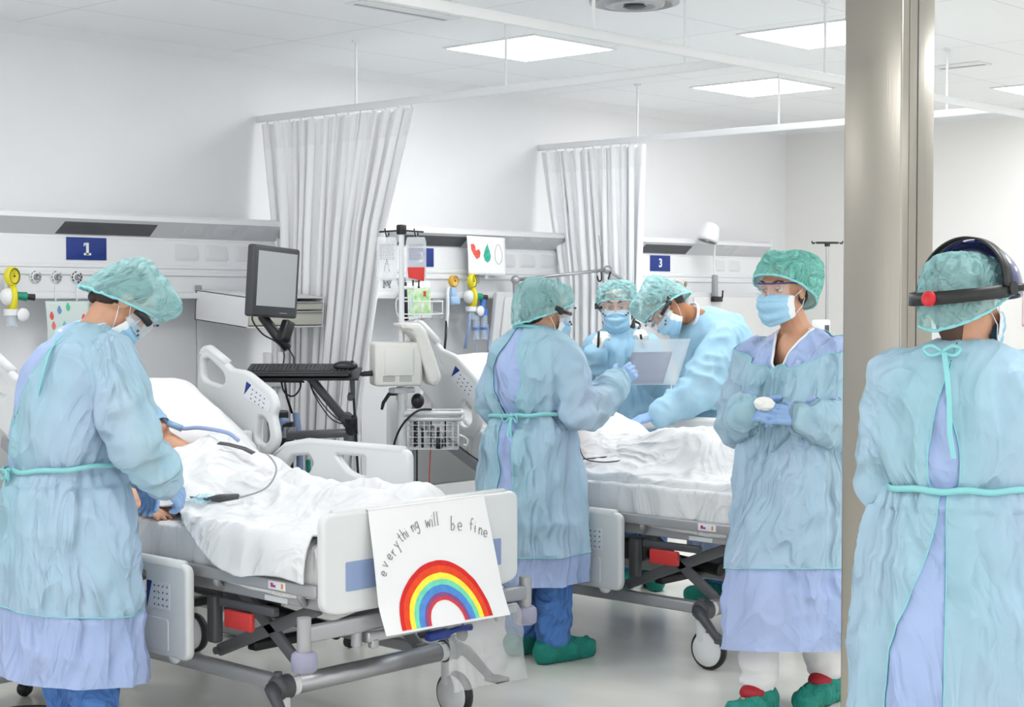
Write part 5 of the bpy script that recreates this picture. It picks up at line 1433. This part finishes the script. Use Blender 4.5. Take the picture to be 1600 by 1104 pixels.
def add_shoe(root, ank, toe, m=GREEN, seed=0, sock=None):
    ank = Vector(ank); toe = Vector(toe); d = (toe-ank); d.z = 0; L = d.length; d.normalize(); mb = MB()
    gz = toe.z
    heel = ank-d*.05
    capsule(mb, (heel.x, heel.y, gz+.045), (toe.x, toe.y, gz+.036), .050, .042); mb.ell((ank.x, ank.y, gz+.07), (.055, .055, .055))
    mb.ell(((heel.x+toe.x)/2, (heel.y+toe.y)/2, gz+.045), (.058, .058, .05))
    me = organic(mb, .005, 3)
    def fn(co, n):
        k = sst(.02, .09, co.z-gz); return .009*crease(co.x*16+seed, co.y*16, co.z*9)*(.4+k)+.005*crease(co.x*34, co.y*34+seed, co.z*12)
    displace(me, fn)
    for v in me.vertices:
        if v.co.z < gz+.002: v.co.z = gz+.002
    o = obj('shoe_cover', me, m, root)
    if sock:
        obj('ankle', MB().cyl((ank.x, ank.y, gz+.09), (ank.x, ank.y, ank.z+.14), .046, .05, 18), sock, root)
    return o
def face_rot(fx, fy): return math.atan2(-fx, fy)

# ---------------------------------------------------------------- left nurse, leaning over the nearest bed
t = thing('person', 'person in long aqua gown and hair cap leaning over the nearest bed, seen from behind', 'person', (2.95, 4.80, 0), math.radians(-106.5))
M = headM((.088, .165, 1.528), (.10, .58, -.80), (.10, .80, .55))
jn = dict(neck=(.05, .075, 1.43), chest=(.02, .04, 1.27), waist=(0, 0, 1.0), pelvis=(0, 0, .9), shR=(.20, .08, 1.36), elR=(.30, .13, 1.09), wrR=(.215, .28, .90), shL=(-.15, .10, 1.38), elL=(-.20, .16, 1.10), wrL=(-.08, .28, .93),
          hipR=(.09, 0, .88), kneeR=(.115, .03, .48), ankR=(.125, .05, .09), hipL=(-.09, 0, .88), kneeL=(-.10, .02, .48), ankL=(-.10, .02, .09), toeR=(.15, .20, .04), toeL=(-.11, .17, .04))
make_body(t, M, jn, SKIN)
add_hair(t, M, extra=(((0, -.07, -.03), (0, -.075, -.06), .035, .022),)); add_cap(t, M, 1.2, 1.2, droop=(0.0, .022, .008), front=.055)
add_mask(t, M, 1); add_goggles(t, M, strap=False)
obj('headband', MB().tube([M @ Vector(p) for p in ((.083, .035, .012), (.092, .062, .018), (.080, .100, .020))], .013, 8), BLACK, t)
rg = [(.045, .075, 1.465, .068, .07), (.04, .065, 1.435, .13, .10), (.03, .05, 1.38, .205, .135), (.02, .03, 1.29, .225, .155), (.01, .01, 1.15, .215, .165), (.0, -.005, .98, .190, .160), (0, -.01, .86, .215, .185), (0, -.01, .60, .245, .215), (0, 0, .40, .25, .22), (0, .0, .18, .255, .225)]
hem_n = (.03, .10, 1)
make_gown(t, rg, [((.20, .085, 1.355), (.315, .125, 1.085), (.215, .27, .935)), ((-.17, .10, 1.37), (-.23, .16, 1.08), (-.09, .27, .94))], .285, .52, lambda z: (-.15-.30*sst(1.5, .9, z), .16+.55*sst(1.05, 1.42, z)+.02) if z > .0 else (0, 0), 1.7, (0, -.005, .985, (.05, .05)), fold=1.05, hem_n=hem_n, rmax=.235)
add_glove(t, (.213, .272, .93), (-.32, .62, -.62), (.75, .2, .45), 1, GLOVEB, (.5, .55, .55, .6), .5, 1.05, cuff=(.24, .245, .985))
add_glove(t, (-.085, .275, .93), (.25, .25, -.8), (-.5, .8, .0), -1, GLOVEB, (.35, .4, .45, .5), .3, 1.05, cuff=(-.10, .265, .99))
add_trousers(t, [((.09, 0, .62), (.115, .04, .42), (.125, .05, .10), .95), ((-.09, 0, .62), (-.10, .02, .42), (-.10, .02, .10), .95)], SCRUB, 1, .06)
add_shoe(t, (.125, .05, .09), (.16, .21, .0)); add_shoe(t, (-.10, .02, .09), (-.11, .18, 0), seed=3)
nl = MB().tube([(.02+.10*math.cos(a), .07+.095*math.sin(a), 1.455+.02*math.sin(a)) for a in np.linspace(PI*1.35, PI*2.3, 14)], .008, 8)
obj('neck_binding', nl, mat('white_tape', (226, 232, 240), .7), t)
obj('neck_tie', ribbon([(.12, -.06, 1.43), (.135, -.10, 1.36), (.14, -.125, 1.28), (.13, -.14, 1.20)], .014, (.3, -1, .1)), TRIM, t)

# ---------------------------------------------------------------- nurse between the beds holding the clear folder
t = thing('person', 'person in aqua gown with black goggle strap holding out clear folder, back to camera', 'person', (5.10, 4.62, 0), math.radians(-83.9))
M = headM((.030, .030, 1.488), (.46, .86, -.22), (.05, .15, 1))
jn = dict(neck=(.0, .0, 1.40), chest=(.0, .0, 1.22), waist=(-.01, 0, 1.04), pelvis=(0, 0, .9), shR=(.17, -.01, 1.29), elR=(.25, .01, 1.07), wrR=(.265, .255, 1.19), shL=(-.16, .03, 1.29), elL=(-.21, .0, 1.08), wrL=(-.06, .25, 1.10),
          hipR=(.09, 0, .88), kneeR=(.095, .01, .48), ankR=(.10, .0, .09), hipL=(-.09, 0, .88), kneeL=(-.09, .02, .48), ankL=(-.10, .05, .09), toeR=(.13, .15, .04), toeL=(-.10, .20, .04))
make_body(t, M, jn, SKIN)
add_hair(t, M, extra=(((0, -.07, -.03), (0, -.06, -.075), .045, .03),)); add_cap(t, M, 4.2, .9, droop=(0, -.012, 0))
add_mask(t, M, 2); add_goggles(t, M, .42)
rg = [(0, .0, 1.435, .06, .065), (0, .0, 1.405, .12, .09), (0, .0, 1.35, .18, .125), (-.005, -.005, 1.26, .20, .145), (-.01, -.01, 1.15, .19, .15), (-.01, -.01, 1.055, .150, .125), (-.01, -.01, .95, .18, .155), (-.01, -.01, .70, .205, .19), (-.01, 0, .50, .215, .20), (-.01, 0, .25, .22, .205)]
make_gown(t, rg, [((.16, -.01, 1.29), (.245, -.005, 1.07), (.268, .24, 1.185), (.078, .078, .076, .066, .045)), ((-.155, .03, 1.29), (-.215, -.01, 1.09), (-.07, .24, 1.10))], .345, .47, lambda z: (.14*math.sin(z*3.0)-.1, .24+.30*math.exp(-((z-1.22)/.10)**2)), 5.3, (-.01, -.01, 1.055, (.06, 0)), fold=1.0, hem_n=(.0, .0, 1), rmax=.185)
add_glove(t, (.268, .24, 1.185), (.22, .8, .52), (.75, -.25, .6), 1, GLOVEB, (.35, .4, .5, .6), .35, 1.0, cuff=(.262, .19, 1.155))
add_glove(t, (-.07, .24, 1.10), (.2, .9, .1), (-.5, 0, .8), -1, GLOVEB, (.5, .5, .5, .5), .3, .95)
add_trousers(t, [((.08, 0, .60), (.095, .01, .40), (.10, .0, .10), .88), ((-.08, 0, .60), (-.09, .02, .40), (-.10, .05, .10), .88)], SCRUB, 3, .065)
add_shoe(t, (.10, .0, .09), (.15, .17, 0), seed=1); add_shoe(t, (-.10, .05, .09), (-.09, .21, 0), seed=5)
for x in (.10, -.10): obj('sock', MB().tube([(x+.05*math.cos(a), (.0 if x > 0 else .05)+.05*math.sin(a), .10) for a in np.linspace(0, 2*PI, 14, endpoint=False)], .012, 6, closed=True), mat('crimson_shoe', (168, 26, 44), .6), t)
obj('neck_tie', MB().tube([(-.06, -.07, 1.425), (-.02, -.085, 1.432), (.03, -.08, 1.430), (.06, -.055, 1.425)], .007, 6), TRIM, t)

# ---------------------------------------------------------------- nurse with the stethoscope on the far side
t = thing('person', 'person in goggles and mask holding stethoscope ends in white gloves behind the second bed', 'person', (6.85, 5.35, 0), math.radians(135.9))
M = headM((.195, .03, 1.505), (.20, .95, -.16), (.06, .1, 1))
jn = dict(neck=(.165, .0, 1.38), chest=(.15, .0, 1.2), waist=(.10, 0, 1.0), pelvis=(.08, 0, .88), shR=(.30, .01, 1.29), elR=(.34, .08, 1.13), wrR=(.325, .19, 1.27), shL=(.03, .0, 1.29), elL=(-.0, .09, 1.08), wrL=(.075, .22, 1.28),
          hipR=(.16, 0, .88), kneeR=(.16, .02, .48), ankR=(.16, .0, .09), hipL=(.0, 0, .88), kneeL=(-.0, .02, .48), ankL=(-.0, .0, .09), toeR=(.18, .15, .04), toeL=(.0, .16, .04))
make_body(t, M, jn, SKIN, vox=.0055); add_eyes(t, M, SKIN)
add_hair(t, M, extra=(((-.06, -.03, -.04), (-.075, .02, -.12), .03, .018),)); add_cap(t, M, 7.7, .75, droop=(0, -.01, .0), front=.055)
add_mask(t, M, 3, .02); add_goggles(t, M, .2)
DG = mat('deep_aqua_gown', (156, 204, 230), .7, bump=(7, .6, 5, 1.6), alpha=.8, var=((170, 210, 234), 3))
rg = [(.165, 0, 1.40, .065, .065), (.165, 0, 1.37, .12, .09), (.16, 0, 1.31, .165, .12), (.15, 0, 1.2, .18, .135), (.13, 0, 1.08, .17, .13), (.11, 0, .98, .165, .13), (.09, 0, .80, .19, .15), (.08, 0, .3, .20, .17)]
make_gown(t, rg, [((.29, .01, 1.29), (.345, .06, 1.13), (.325, .17, 1.25), (.07, .068, .068, .060, .045)), ((.04, .0, 1.29), (-.005, .08, 1.09), (.07, .20, 1.25), (.07, .068, .068, .060, .045))], .32, .45, None, 9.1, None, fold=.9, outer_mat=DG)
add_glove(t, (.325, .185, 1.265), (-.22, .30, .9), (.8, .55, .1), 1, GLOVEW, (.8, .8, .8, .8), .9, .95, cuff=(.328, .165, 1.225))
add_glove(t, (.072, .215, 1.275), (.15, .25, .95), (-.6, .75, 0), -1, GLOVEW, (.9, .9, .9, .9), .9, .95, cuff=(.068, .19, 1.225))
add_trousers(t, [((.16, 0, .60), (.16, .02, .40), (.16, .0, .10), .88), ((.0, 0, .60), (-.0, .02, .40), (0, .0, .10), .88)], SCRUB, 5, .065)
add_shoe(t, (.16, .0, .09), (.19, .16, 0), seed=2); add_shoe(t, (0, .0, .09), (0, .17, 0), seed=6)
st = thing('stethoscope', 'black stethoscope hanging round the neck of the goggled nurse', 'stethoscope', (6.85, 5.35, 0), math.radians(135.9))
obj('tubing', MB().tube([(.315, .235, 1.375), (.318, .238, 1.32), (.315, .19, 1.26), (.31, .155, 1.20), (.30, .15, 1.14)], .0065, 8).tube([(.10, .265, 1.36), (.09, .26, 1.30), (.085, .215, 1.24), (.10, .18, 1.18)], .0065, 8).tube([(.24, .07, 1.40), (.27, .03, 1.42), (.22, -.08, 1.43), (.12, -.09, 1.43), (.07, .0, 1.41), (.09, .09, 1.38)], .0065, 8), BLACK, st)
obj('chest_piece', MB().lathe([(0, -.006), (.022, -.006), (.024, 0), (.020, .008), (0, .010)], 22, TR((.302, .158, 1.13)) @ Matrix.Rotation(-PI/2-.2, 4, 'X')), CHROME, st)
obj('diaphragm', MB().lathe([(0, .010), (.015, .0105), (.014, .012), (0, .0125)], 22, TR((.302, .158, 1.13)) @ Matrix.Rotation(-PI/2-.2, 4, 'X')), BLACK, st)

# ---------------------------------------------------------------- nurse bending over the far side
t = thing('person', 'person in blue gown bending over the second bed from its far side, head down', 'person', (6.75, 4.75, 0), math.radians(84.4))
M = headM((.160, .335, 1.500), (-.02, .60, -.80), (.56, .64, .45))
jn = dict(neck=(.10, .16, 1.44), chest=(.06, .10, 1.3), waist=(.03, .04, 1.02), pelvis=(.01, 0, .9), shR=(.15, .03, 1.36), elR=(.20, .05, 1.10), wrR=(.15, .25, 1.0), shL=(-.05, .16, 1.32), elL=(-.10, .36, 1.08), wrL=(.02, .56, .975),
          hipR=(.09, 0, .88), kneeR=(.09, .02, .48), ankR=(.10, .0, .09), hipL=(-.09, 0, .88), kneeL=(-.09, .02, .48), ankL=(-.09, .0, .09), toeR=(.11, .16, .04), toeL=(-.11, .16, .04))
make_body(t, M, jn, SKIN_D); add_eyes(t, M, SKIN_D)
add_hair(t, M); add_cap(t, M, 2.9, 1.05, droop=(.0, .0, .01)); add_mask(t, M, 4); add_goggles(t, M, .35)
rg = [(.09, .15, 1.475, .07, .07, 2.3, -.4), (.09, .13, 1.45, .125, .10, 2.3, -.4), (.08, .10, 1.40, .185, .14, 2.3, -.3), (.06, .07, 1.29, .21, .165, 2.3, -.2), (.03, .04, 1.13, .205, .165), (.02, .02, .98, .185, .15), (.01, .01, .85, .21, .175), (0, 0, .55, .22, .19), (0, 0, .25, .22, .19)]
GN = mat('sky_gown', (160, 206, 232), .7, bump=(7, .6, 5, 1.6), alpha=.78, var=((172, 214, 236), 3))
make_gown(t, rg, [((.19, .02, 1.38), (.225, .05, 1.10), (.17, .24, 1.0)), ((-.07, .17, 1.35), (-.085, .35, 1.10), (.01, .535, .985), (.088, .085, .082, .066, .046))], .26, .40, None, 3.3, (.02, .02, .985, (0, .1)), fold=1.0, outer_mat=GN, tieend=None)
add_glove(t, (.02, .545, .98), (.45, .75, -.25), (-.2, .1, 1), -1, GLOVEB, (.25, .3, .3, .35), .2, 1.05, cuff=(-.01, .50, .995))
obj('glove_cuff', MB().cyl((-.018, .485, 1.0), (.018, .545, .98), .046, .037, 20), GLOVEW, t)
add_glove(t, (.16, .245, 1.0), (.2, .9, -.3), (.5, 0, 1), 1, GLOVEB, (.4, .4, .4, .4), .2, 1.0)
add_trousers(t, [((.09, 0, .60), (.09, .02, .40), (.10, .0, .10), .9), ((-.09, 0, .60), (-.09, .02, .40), (-.09, .0, .10), .9)], SCRUB, 7, .065)
add_shoe(t, (.10, .0, .09), (.12, .17, 0), seed=4); add_shoe(t, (-.09, .0, .09), (-.11, .17, 0), seed=7)
obj('neck_binding', MB().tube([TR((.112, .200, 1.458), frame((.06, .17, .05))) @ Vector((.070*math.cos(a), 0, .066*math.sin(a))) for a in np.linspace(0, 2*PI, 24, endpoint=False)], .008, 7, closed=True), mat('white_tape', (226, 232, 240), .7), t)

# ---------------------------------------------------------------- nurse walking, clasped gloves
t = thing('person', 'person in aqua gown, green cap and purple rimmed glasses walking with hands clasped', 'person', (5.14, 3.33, 0), math.radians(94.5))
M = headM((.036, .040, 1.575), (.10, .985, -.06), (0, .03, 1))
jn = dict(neck=(.01, -.02, 1.42), chest=(.0, -.01, 1.22), waist=(0, 0, 1.02), pelvis=(0, 0, .9), shR=(.15, .0, 1.33), elR=(.215, .03, 1.08), wrR=(.07, .235, 1.135), shL=(-.16, -.03, 1.33), elL=(-.215, -.0, 1.08), wrL=(-.13, .205, 1.125),
          hipR=(.09, 0, .88), kneeR=(.075, .16, .50), ankR=(.06, .17, .12), hipL=(-.09, 0, .88), kneeL=(-.05, .0, .47), ankL=(-.045, -.17, .11), toeR=(.06, .30, .045), toeL=(-.04, -.03, .03))
make_body(t, M, jn, SKIN, vox=.005, extra=(((0, .010, 1.33), (.088, .082, .10)),)); add_eyes(t, M, SKIN)
add_hair(t, M); add_cap(t, M, 6.1, 1.25, .65, droop=(.0, -.045, .0), front=.064, back=-.08, m=mat('mint_cap', (132, 222, 208), .7, bump=(12, .8, 3, 1.5, .03), alpha=.78))
add_mask(t, M, 6, .01)
def gl(u, v):
    a = (u-.5)*2; an = a*1.2; return (.074*math.sin(an)/math.sin(1.2), .118-.075*(1-math.cos(an)), .034-.042*v+.012*v*max(0, 1-abs(a)*4))
gs = obj('safety_glasses', MB().grid(gl, 30, 8, M), mat('glass_lens', (240, 244, 248), .08, alpha=.10), t); gs.modifiers.new('s', 'SOLIDIFY').thickness = .0015
PUR = mat('purple_frame', (66, 52, 124), .3)
fr = MB().tube([M @ Vector(gl(u, 0)) for u in np.linspace(0, 1, 24)], .0032, 8)
for s in (0, 1):
    q = Vector(gl(s, 0)); fr.tube([M @ q, M @ Vector(((s*2-1)*.080, .02, .030)), M @ Vector(((s*2-1)*.083, -.02, .024))], .0028, 6)
obj('brow_frame', fr, PUR, gs)
obj('nose_pad', MB().ell((.009, .112, -.004), (.003, .004, .006), M).ell((-.009, .112, -.004), (.003, .004, .006), M), CLEAR2, gs)
rg = [(.005, -.022, 1.435, .075, .068), (0, -.02, 1.405, .115, .088), (0, -.015, 1.375, .155, .112), (0, -.012, 1.345, .18, .128), (0, -.01, 1.29, .20, .145), (0, 0, 1.18, .205, .155), (0, 0, 1.04, .20, .155), (0, .01, .92, .20, .165), (0, .02, .70, .205, .20), (0, .02, .50, .215, .235), (0, .03, .30, .22, .26), (0, .04, .12, .225, .27)]
make_gown(t, rg, [((.155, -.005, 1.325), (.225, .03, 1.075), (.075, .225, 1.13), (.078, .08, .082, .068, .046)), ((-.16, -.03, 1.325), (-.225, .0, 1.07), (-.135, .195, 1.115), (.078, .08, .082, .068, .046))], .235, .535, None, 11.5, None, fold=1.15, hem_n=(.10, -.12, 1), v_neck=((0, .135, 1.31), (0, .55, 1), 1.27, .42))
add_glove(t, (.075, .225, 1.13), (-.80, .38, .10), (.15, .8, .5), 1, GLOVEB, (.55, .6, .65, .7), .2, 1.05, cuff=(.105, .195, 1.12))
add_glove(t, (-.130, .205, 1.12), (.85, .42, .12), (.0, .75, .55), -1, GLOVEB, (.35, .4, .45, .5), .3, 1.05, cuff=(-.155, .18, 1.11))
add_trousers(t, [((.08, 0, .62), (.075, .15, .48), (.06, .17, .12), .80), ((-.08, 0, .62), (-.05, .0, .46), (-.045, -.17, .12), .88)], WHITECLOTH, 9, .10)
add_shoe(t, (.06, .17, .12), (.065, .32, .0), seed=8); add_shoe(t, (-.045, -.17, .11), (-.04, .0, 0), seed=9)
CR = mat('crimson_shoe', (168, 26, 44), .6)
for x, y in ((.06, .18), (-.045, -.15)): obj('shoe', MB().ell((x, y+.03, .098), (.045, .065, .032)), CR, t)

# ---------------------------------------------------------------- nurse in the right foreground, back to camera
t = thing('person', 'person in aqua gown with dark blue visor headgear in right foreground, back to camera', 'person', (3.83, 2.04, 0), math.radians(-61.4))
M = headM((.060, .012, 1.530), (.60, .78, -.14), (.0, .1, 1))
jn = dict(neck=(.06, .0, 1.42), chest=(.04, .0, 1.22), waist=(.035, 0, 1.02), pelvis=(.03, 0, .9), shR=(.21, .02, 1.33), elR=(.27, .06, 1.08), wrR=(.20, .28, 1.05), shL=(-.10, -.01, 1.33), elL=(-.135, .02, 1.08), wrL=(-.05, .26, 1.04),
          hipR=(.12, 0, .88), kneeR=(.12, .02, .48), ankR=(.12, .0, .09), hipL=(-.06, 0, .88), kneeL=(-.06, .02, .48), ankL=(-.06, .0, .09), toeR=(.13, .16, .04), toeL=(-.06, .16, .04))
make_body(t, M, jn, SKIN)
add_hair(t, M, mat('auburn_hair', (84, 58, 46), .6), extra=(((0, -.07, -.03), (0, -.05, -.085), .045, .03),)); add_cap(t, M, 8.8, .6, droop=(0, -.012, .0), back=-.085, front=.055)
add_mask(t, M, 7)
VB = mat('visor_navy', (30, 34, 104), .22, coat=.5)
def vz(u, v):      # rigid crown shell over the front of the head
    a = PI*(.0+u); e = -.10+v*1.50; r = 1.0
    return (.128*math.cos(a)*math.cos(e), -.005+.175*math.sin(a)*math.cos(e), .045+.128*math.sin(e)+.006*math.sin(a))
vs_ = obj('visor_shell', MB().grid(vz, 30, 16, M), VB, t); vs_.modifiers.new('s', 'SOLIDIFY').thickness = .006
bd = MB().grid(lambda u, v: (.121*math.cos(PI*u), .015-.012+(-.02)*0-(.0)*v, .045+.112*math.sin(PI*u)+.0*v), 2, 2)
hb = MB()
hb.grid(lambda u, v: ((.131+.002*v)*math.cos(PI*u), -.030+.034*v, .040+(.132+.003*v)*math.sin(PI*u)), 36, 3, M)
o = obj('crown_strap', hb, BLACK, vs_); o.modifiers.new('s', 'SOLIDIFY').thickness = .005
nb = MB().grid(lambda u, v: (.130*math.cos(PI*u), -.005-.150*math.sin(PI*u), -.035*math.sin(PI*u)+.030+(v-.5)*.034), 36, 3, M)
o = obj('neck_strap', nb, BLACK, vs_); o.modifiers.new('s', 'SOLIDIFY').thickness = .004
Mk = M @ TR((.006, -.155, -.006)) @ Matrix.Rotation(PI/2, 4, 'X')
obj('ratchet_knob', MB().lathe([(0, .0), (.018, 0), (.020, .004), (.019, .014), (.012, .017), (.006, .013), (0, .013)], 20, Mk), mat('knob_red', (206, 30, 44), .4), vs_)
for s in (-1, 1): obj('pivot', MB().cyl(M @ Vector((s*.118, .010, .038)), M @ Vector((s*.138, .010, .038)), .022, .018, 18).tube([M @ Vector((s*.128, .012, .04)), M @ Vector((s*.13, .07, .05)), M @ Vector((s*.10, .125, .055))], .010, 8), BLACK, vs_)
rg = [(.06, 0, 1.44, .07, .07), (.055, 0, 1.415, .13, .09), (.05, 0, 1.36, .185, .12), (.045, 0, 1.27, .205, .14), (.04, 0, 1.16, .195, .145), (.035, 0, 1.065, .175, .135), (.03, 0, .96, .195, .16), (.03, 0, .75, .225, .20), (.03, 0, .5, .24, .22), (.03, 0, .2, .25, .23)]
make_gown(t, rg, [((.205, .02, 1.33), (.275, .055, 1.08), (.21, .27, 1.05)), ((-.09, -.01, 1.33), (-.135, .015, 1.08), (-.05, .25, 1.04))], .30, .42, lambda z: (-.28+.10*sst(1.3, 1.1, z)-.20*sst(1.0, .6, z), (.02+.22*sst(1.36, 1.15, z) if z > 1.065 else .06+.24*sst(1.06, .6, z))), 14.2, (.035, 0, 1.065), fold=.95, vox=.008, tieend=None, rmax=.205)
add_glove(t, (.21, .27, 1.05), (-.3, .9, .2), (.6, 0, .8), 1, GLOVEB, (.5, .5, .5, .5), .3, 1.0)
add_glove(t, (-.05, .25, 1.04), (.3, .9, .2), (-.6, 0, .8), -1, GLOVEB, (.5, .5, .5, .5), .3, 1.0)
bw = MB()
for s in (-1, 1): bw.tube([(.0, -.102, 1.412), (s*.025, -.114, 1.428), (s*.045, -.108, 1.420), (s*.03, -.112, 1.404), (0, -.104, 1.41)], .005, 6)
bw.add(*(lambda r: (r.v, r.f))(ribbon([(.005, -.112, 1.412), (.012, -.150, 1.36), (.018, -.172, 1.29), (.02, -.182, 1.21), (.03, -.185, 1.15)], .013, (0, -1, 0))))
obj('neck_tie', bw, TRIM, t)
add_trousers(t, [((.12, 0, .60), (.12, .02, .40), (.12, .0, .10), .9), ((-.06, 0, .60), (-.06, .02, .40), (-.06, .0, .10), .9)], SCRUB, 11, .065)
add_shoe(t, (.12, .0, .09), (.13, .17, 0), seed=10); add_shoe(t, (-.06, .0, .09), (-.06, .17, 0), seed=11)

# ---------------------------------------------------------------- patient in the nearest bed
t = thing('person', 'patient lying in the nearest bed with blue oxygen mask and bare hand on the sheet', 'person', B1)
M = headM((-.045, 1.54, 1.015), (-.12, -.42, .85), (.05, .85, .45))
mb = MB(); add_head(mb, M); cp = lambda a, b, c, d: capsule(mb, a, b, c, d)
cp((-.03, 1.50, .985), (0, 1.38, .92), .05, .06); limb(mb, [(0, 1.36, .88), (.02, 1.15, .82), (.02, .95, .78)], [.08, .08, .07])
limb(mb, [(.02, .92, .78), (.11, .5, .775), (.12, .15, .775)], [.06, .035, .03]); limb(mb, [(.0, .92, .78), (-.06, .5, .775), (-.05, .15, .775)], [.06, .035, .03])
cp((0, 1.36, .90), (-.17, 1.34, .87), .05, .05); limb(mb, [(-.17, 1.34, .87), (-.33, 1.24, .83), (-.42, 1.07, .795)], [.045, .036, .027])
cp((0, 1.36, .90), (.18, 1.34, .88), .05, .05); limb(mb, [(.18, 1.34, .86), (.22, 1.12, .80), (.14, .98, .80)], [.045, .034, .025])
hand(mb, handM((-.42, 1.06, .792), (.14, -1, -.16), (-.1, -.2, 1)), 1, (.12, .12, .14, .16), .25, 1.02)
me = organic(mb, .0048, 3); displace(me, head_detail(M)); obj('body', me, SKIN, t)
add_hair(t, M, extra=(((.0, -.05, .06), (-.06, -.02, .07), .05, .03), ((.07, -.02, -.01), (.10, -.03, -.09), .035, .03)))
om = MB().grid(lambda u, v: (.045*math.sin((u-.5)*2.8), .118-.05*(1-math.cos((u-.5)*2.8))-.01*v, .005-.085*v), 20, 12, M)
obj('oxygen_mask', om, mat('mask_clear_blue', (150, 196, 226), .3, alpha=.8), t).modifiers.new('s', 'SOLIDIFY').thickness = .002
# arm raised from the second bed
t = thing('person', 'patient lying in the second bed under white blanket, bare forearm raised to the nurse', 'person', B2)
M = headM((.0, 1.62, 1.16), (0, -.62, .75), (0, .75, .6))
mb = MB(); add_head(mb, M)
cp((0, 1.56, 1.09), (0, 1.44, .98), .05, .06); limb(mb, [(0, 1.40, .95), (.02, 1.15, .85), (.02, .95, .81)], [.085, .09, .08])
limb(mb, [(.02, .92, .80), (.10, .5, .80), (.12, .15, .78)], [.07, .05, .035]); limb(mb, [(.0, .92, .80), (-.06, .5, .80), (-.05, .15, .78)], [.07, .05, .035])
cp((0, 1.40, .95), (-.17, 1.38, .95), .05, .05); limb(mb, [(-.17, 1.38, .95), (-.33, 1.10, .83), (-.285, 1.08, 1.055)], [.045, .038, .028])
cp((0, 1.40, .95), (.18, 1.38, .93), .05, .05); limb(mb, [(.18, 1.38, .93), (.27, 1.12, .84), (.20, .92, .85)], [.045, .036, .027])
hand(mb, handM((-.285, 1.08, 1.055), (-.35, .1, .8), (.8, -.4, .3)), -1, (.5, .5, .5, .5), .3, 1.0)
me = organic(mb, .006, 3); displace(me, head_detail(M)); obj('body', me, SKIN_D, t); add_hair(t, M)
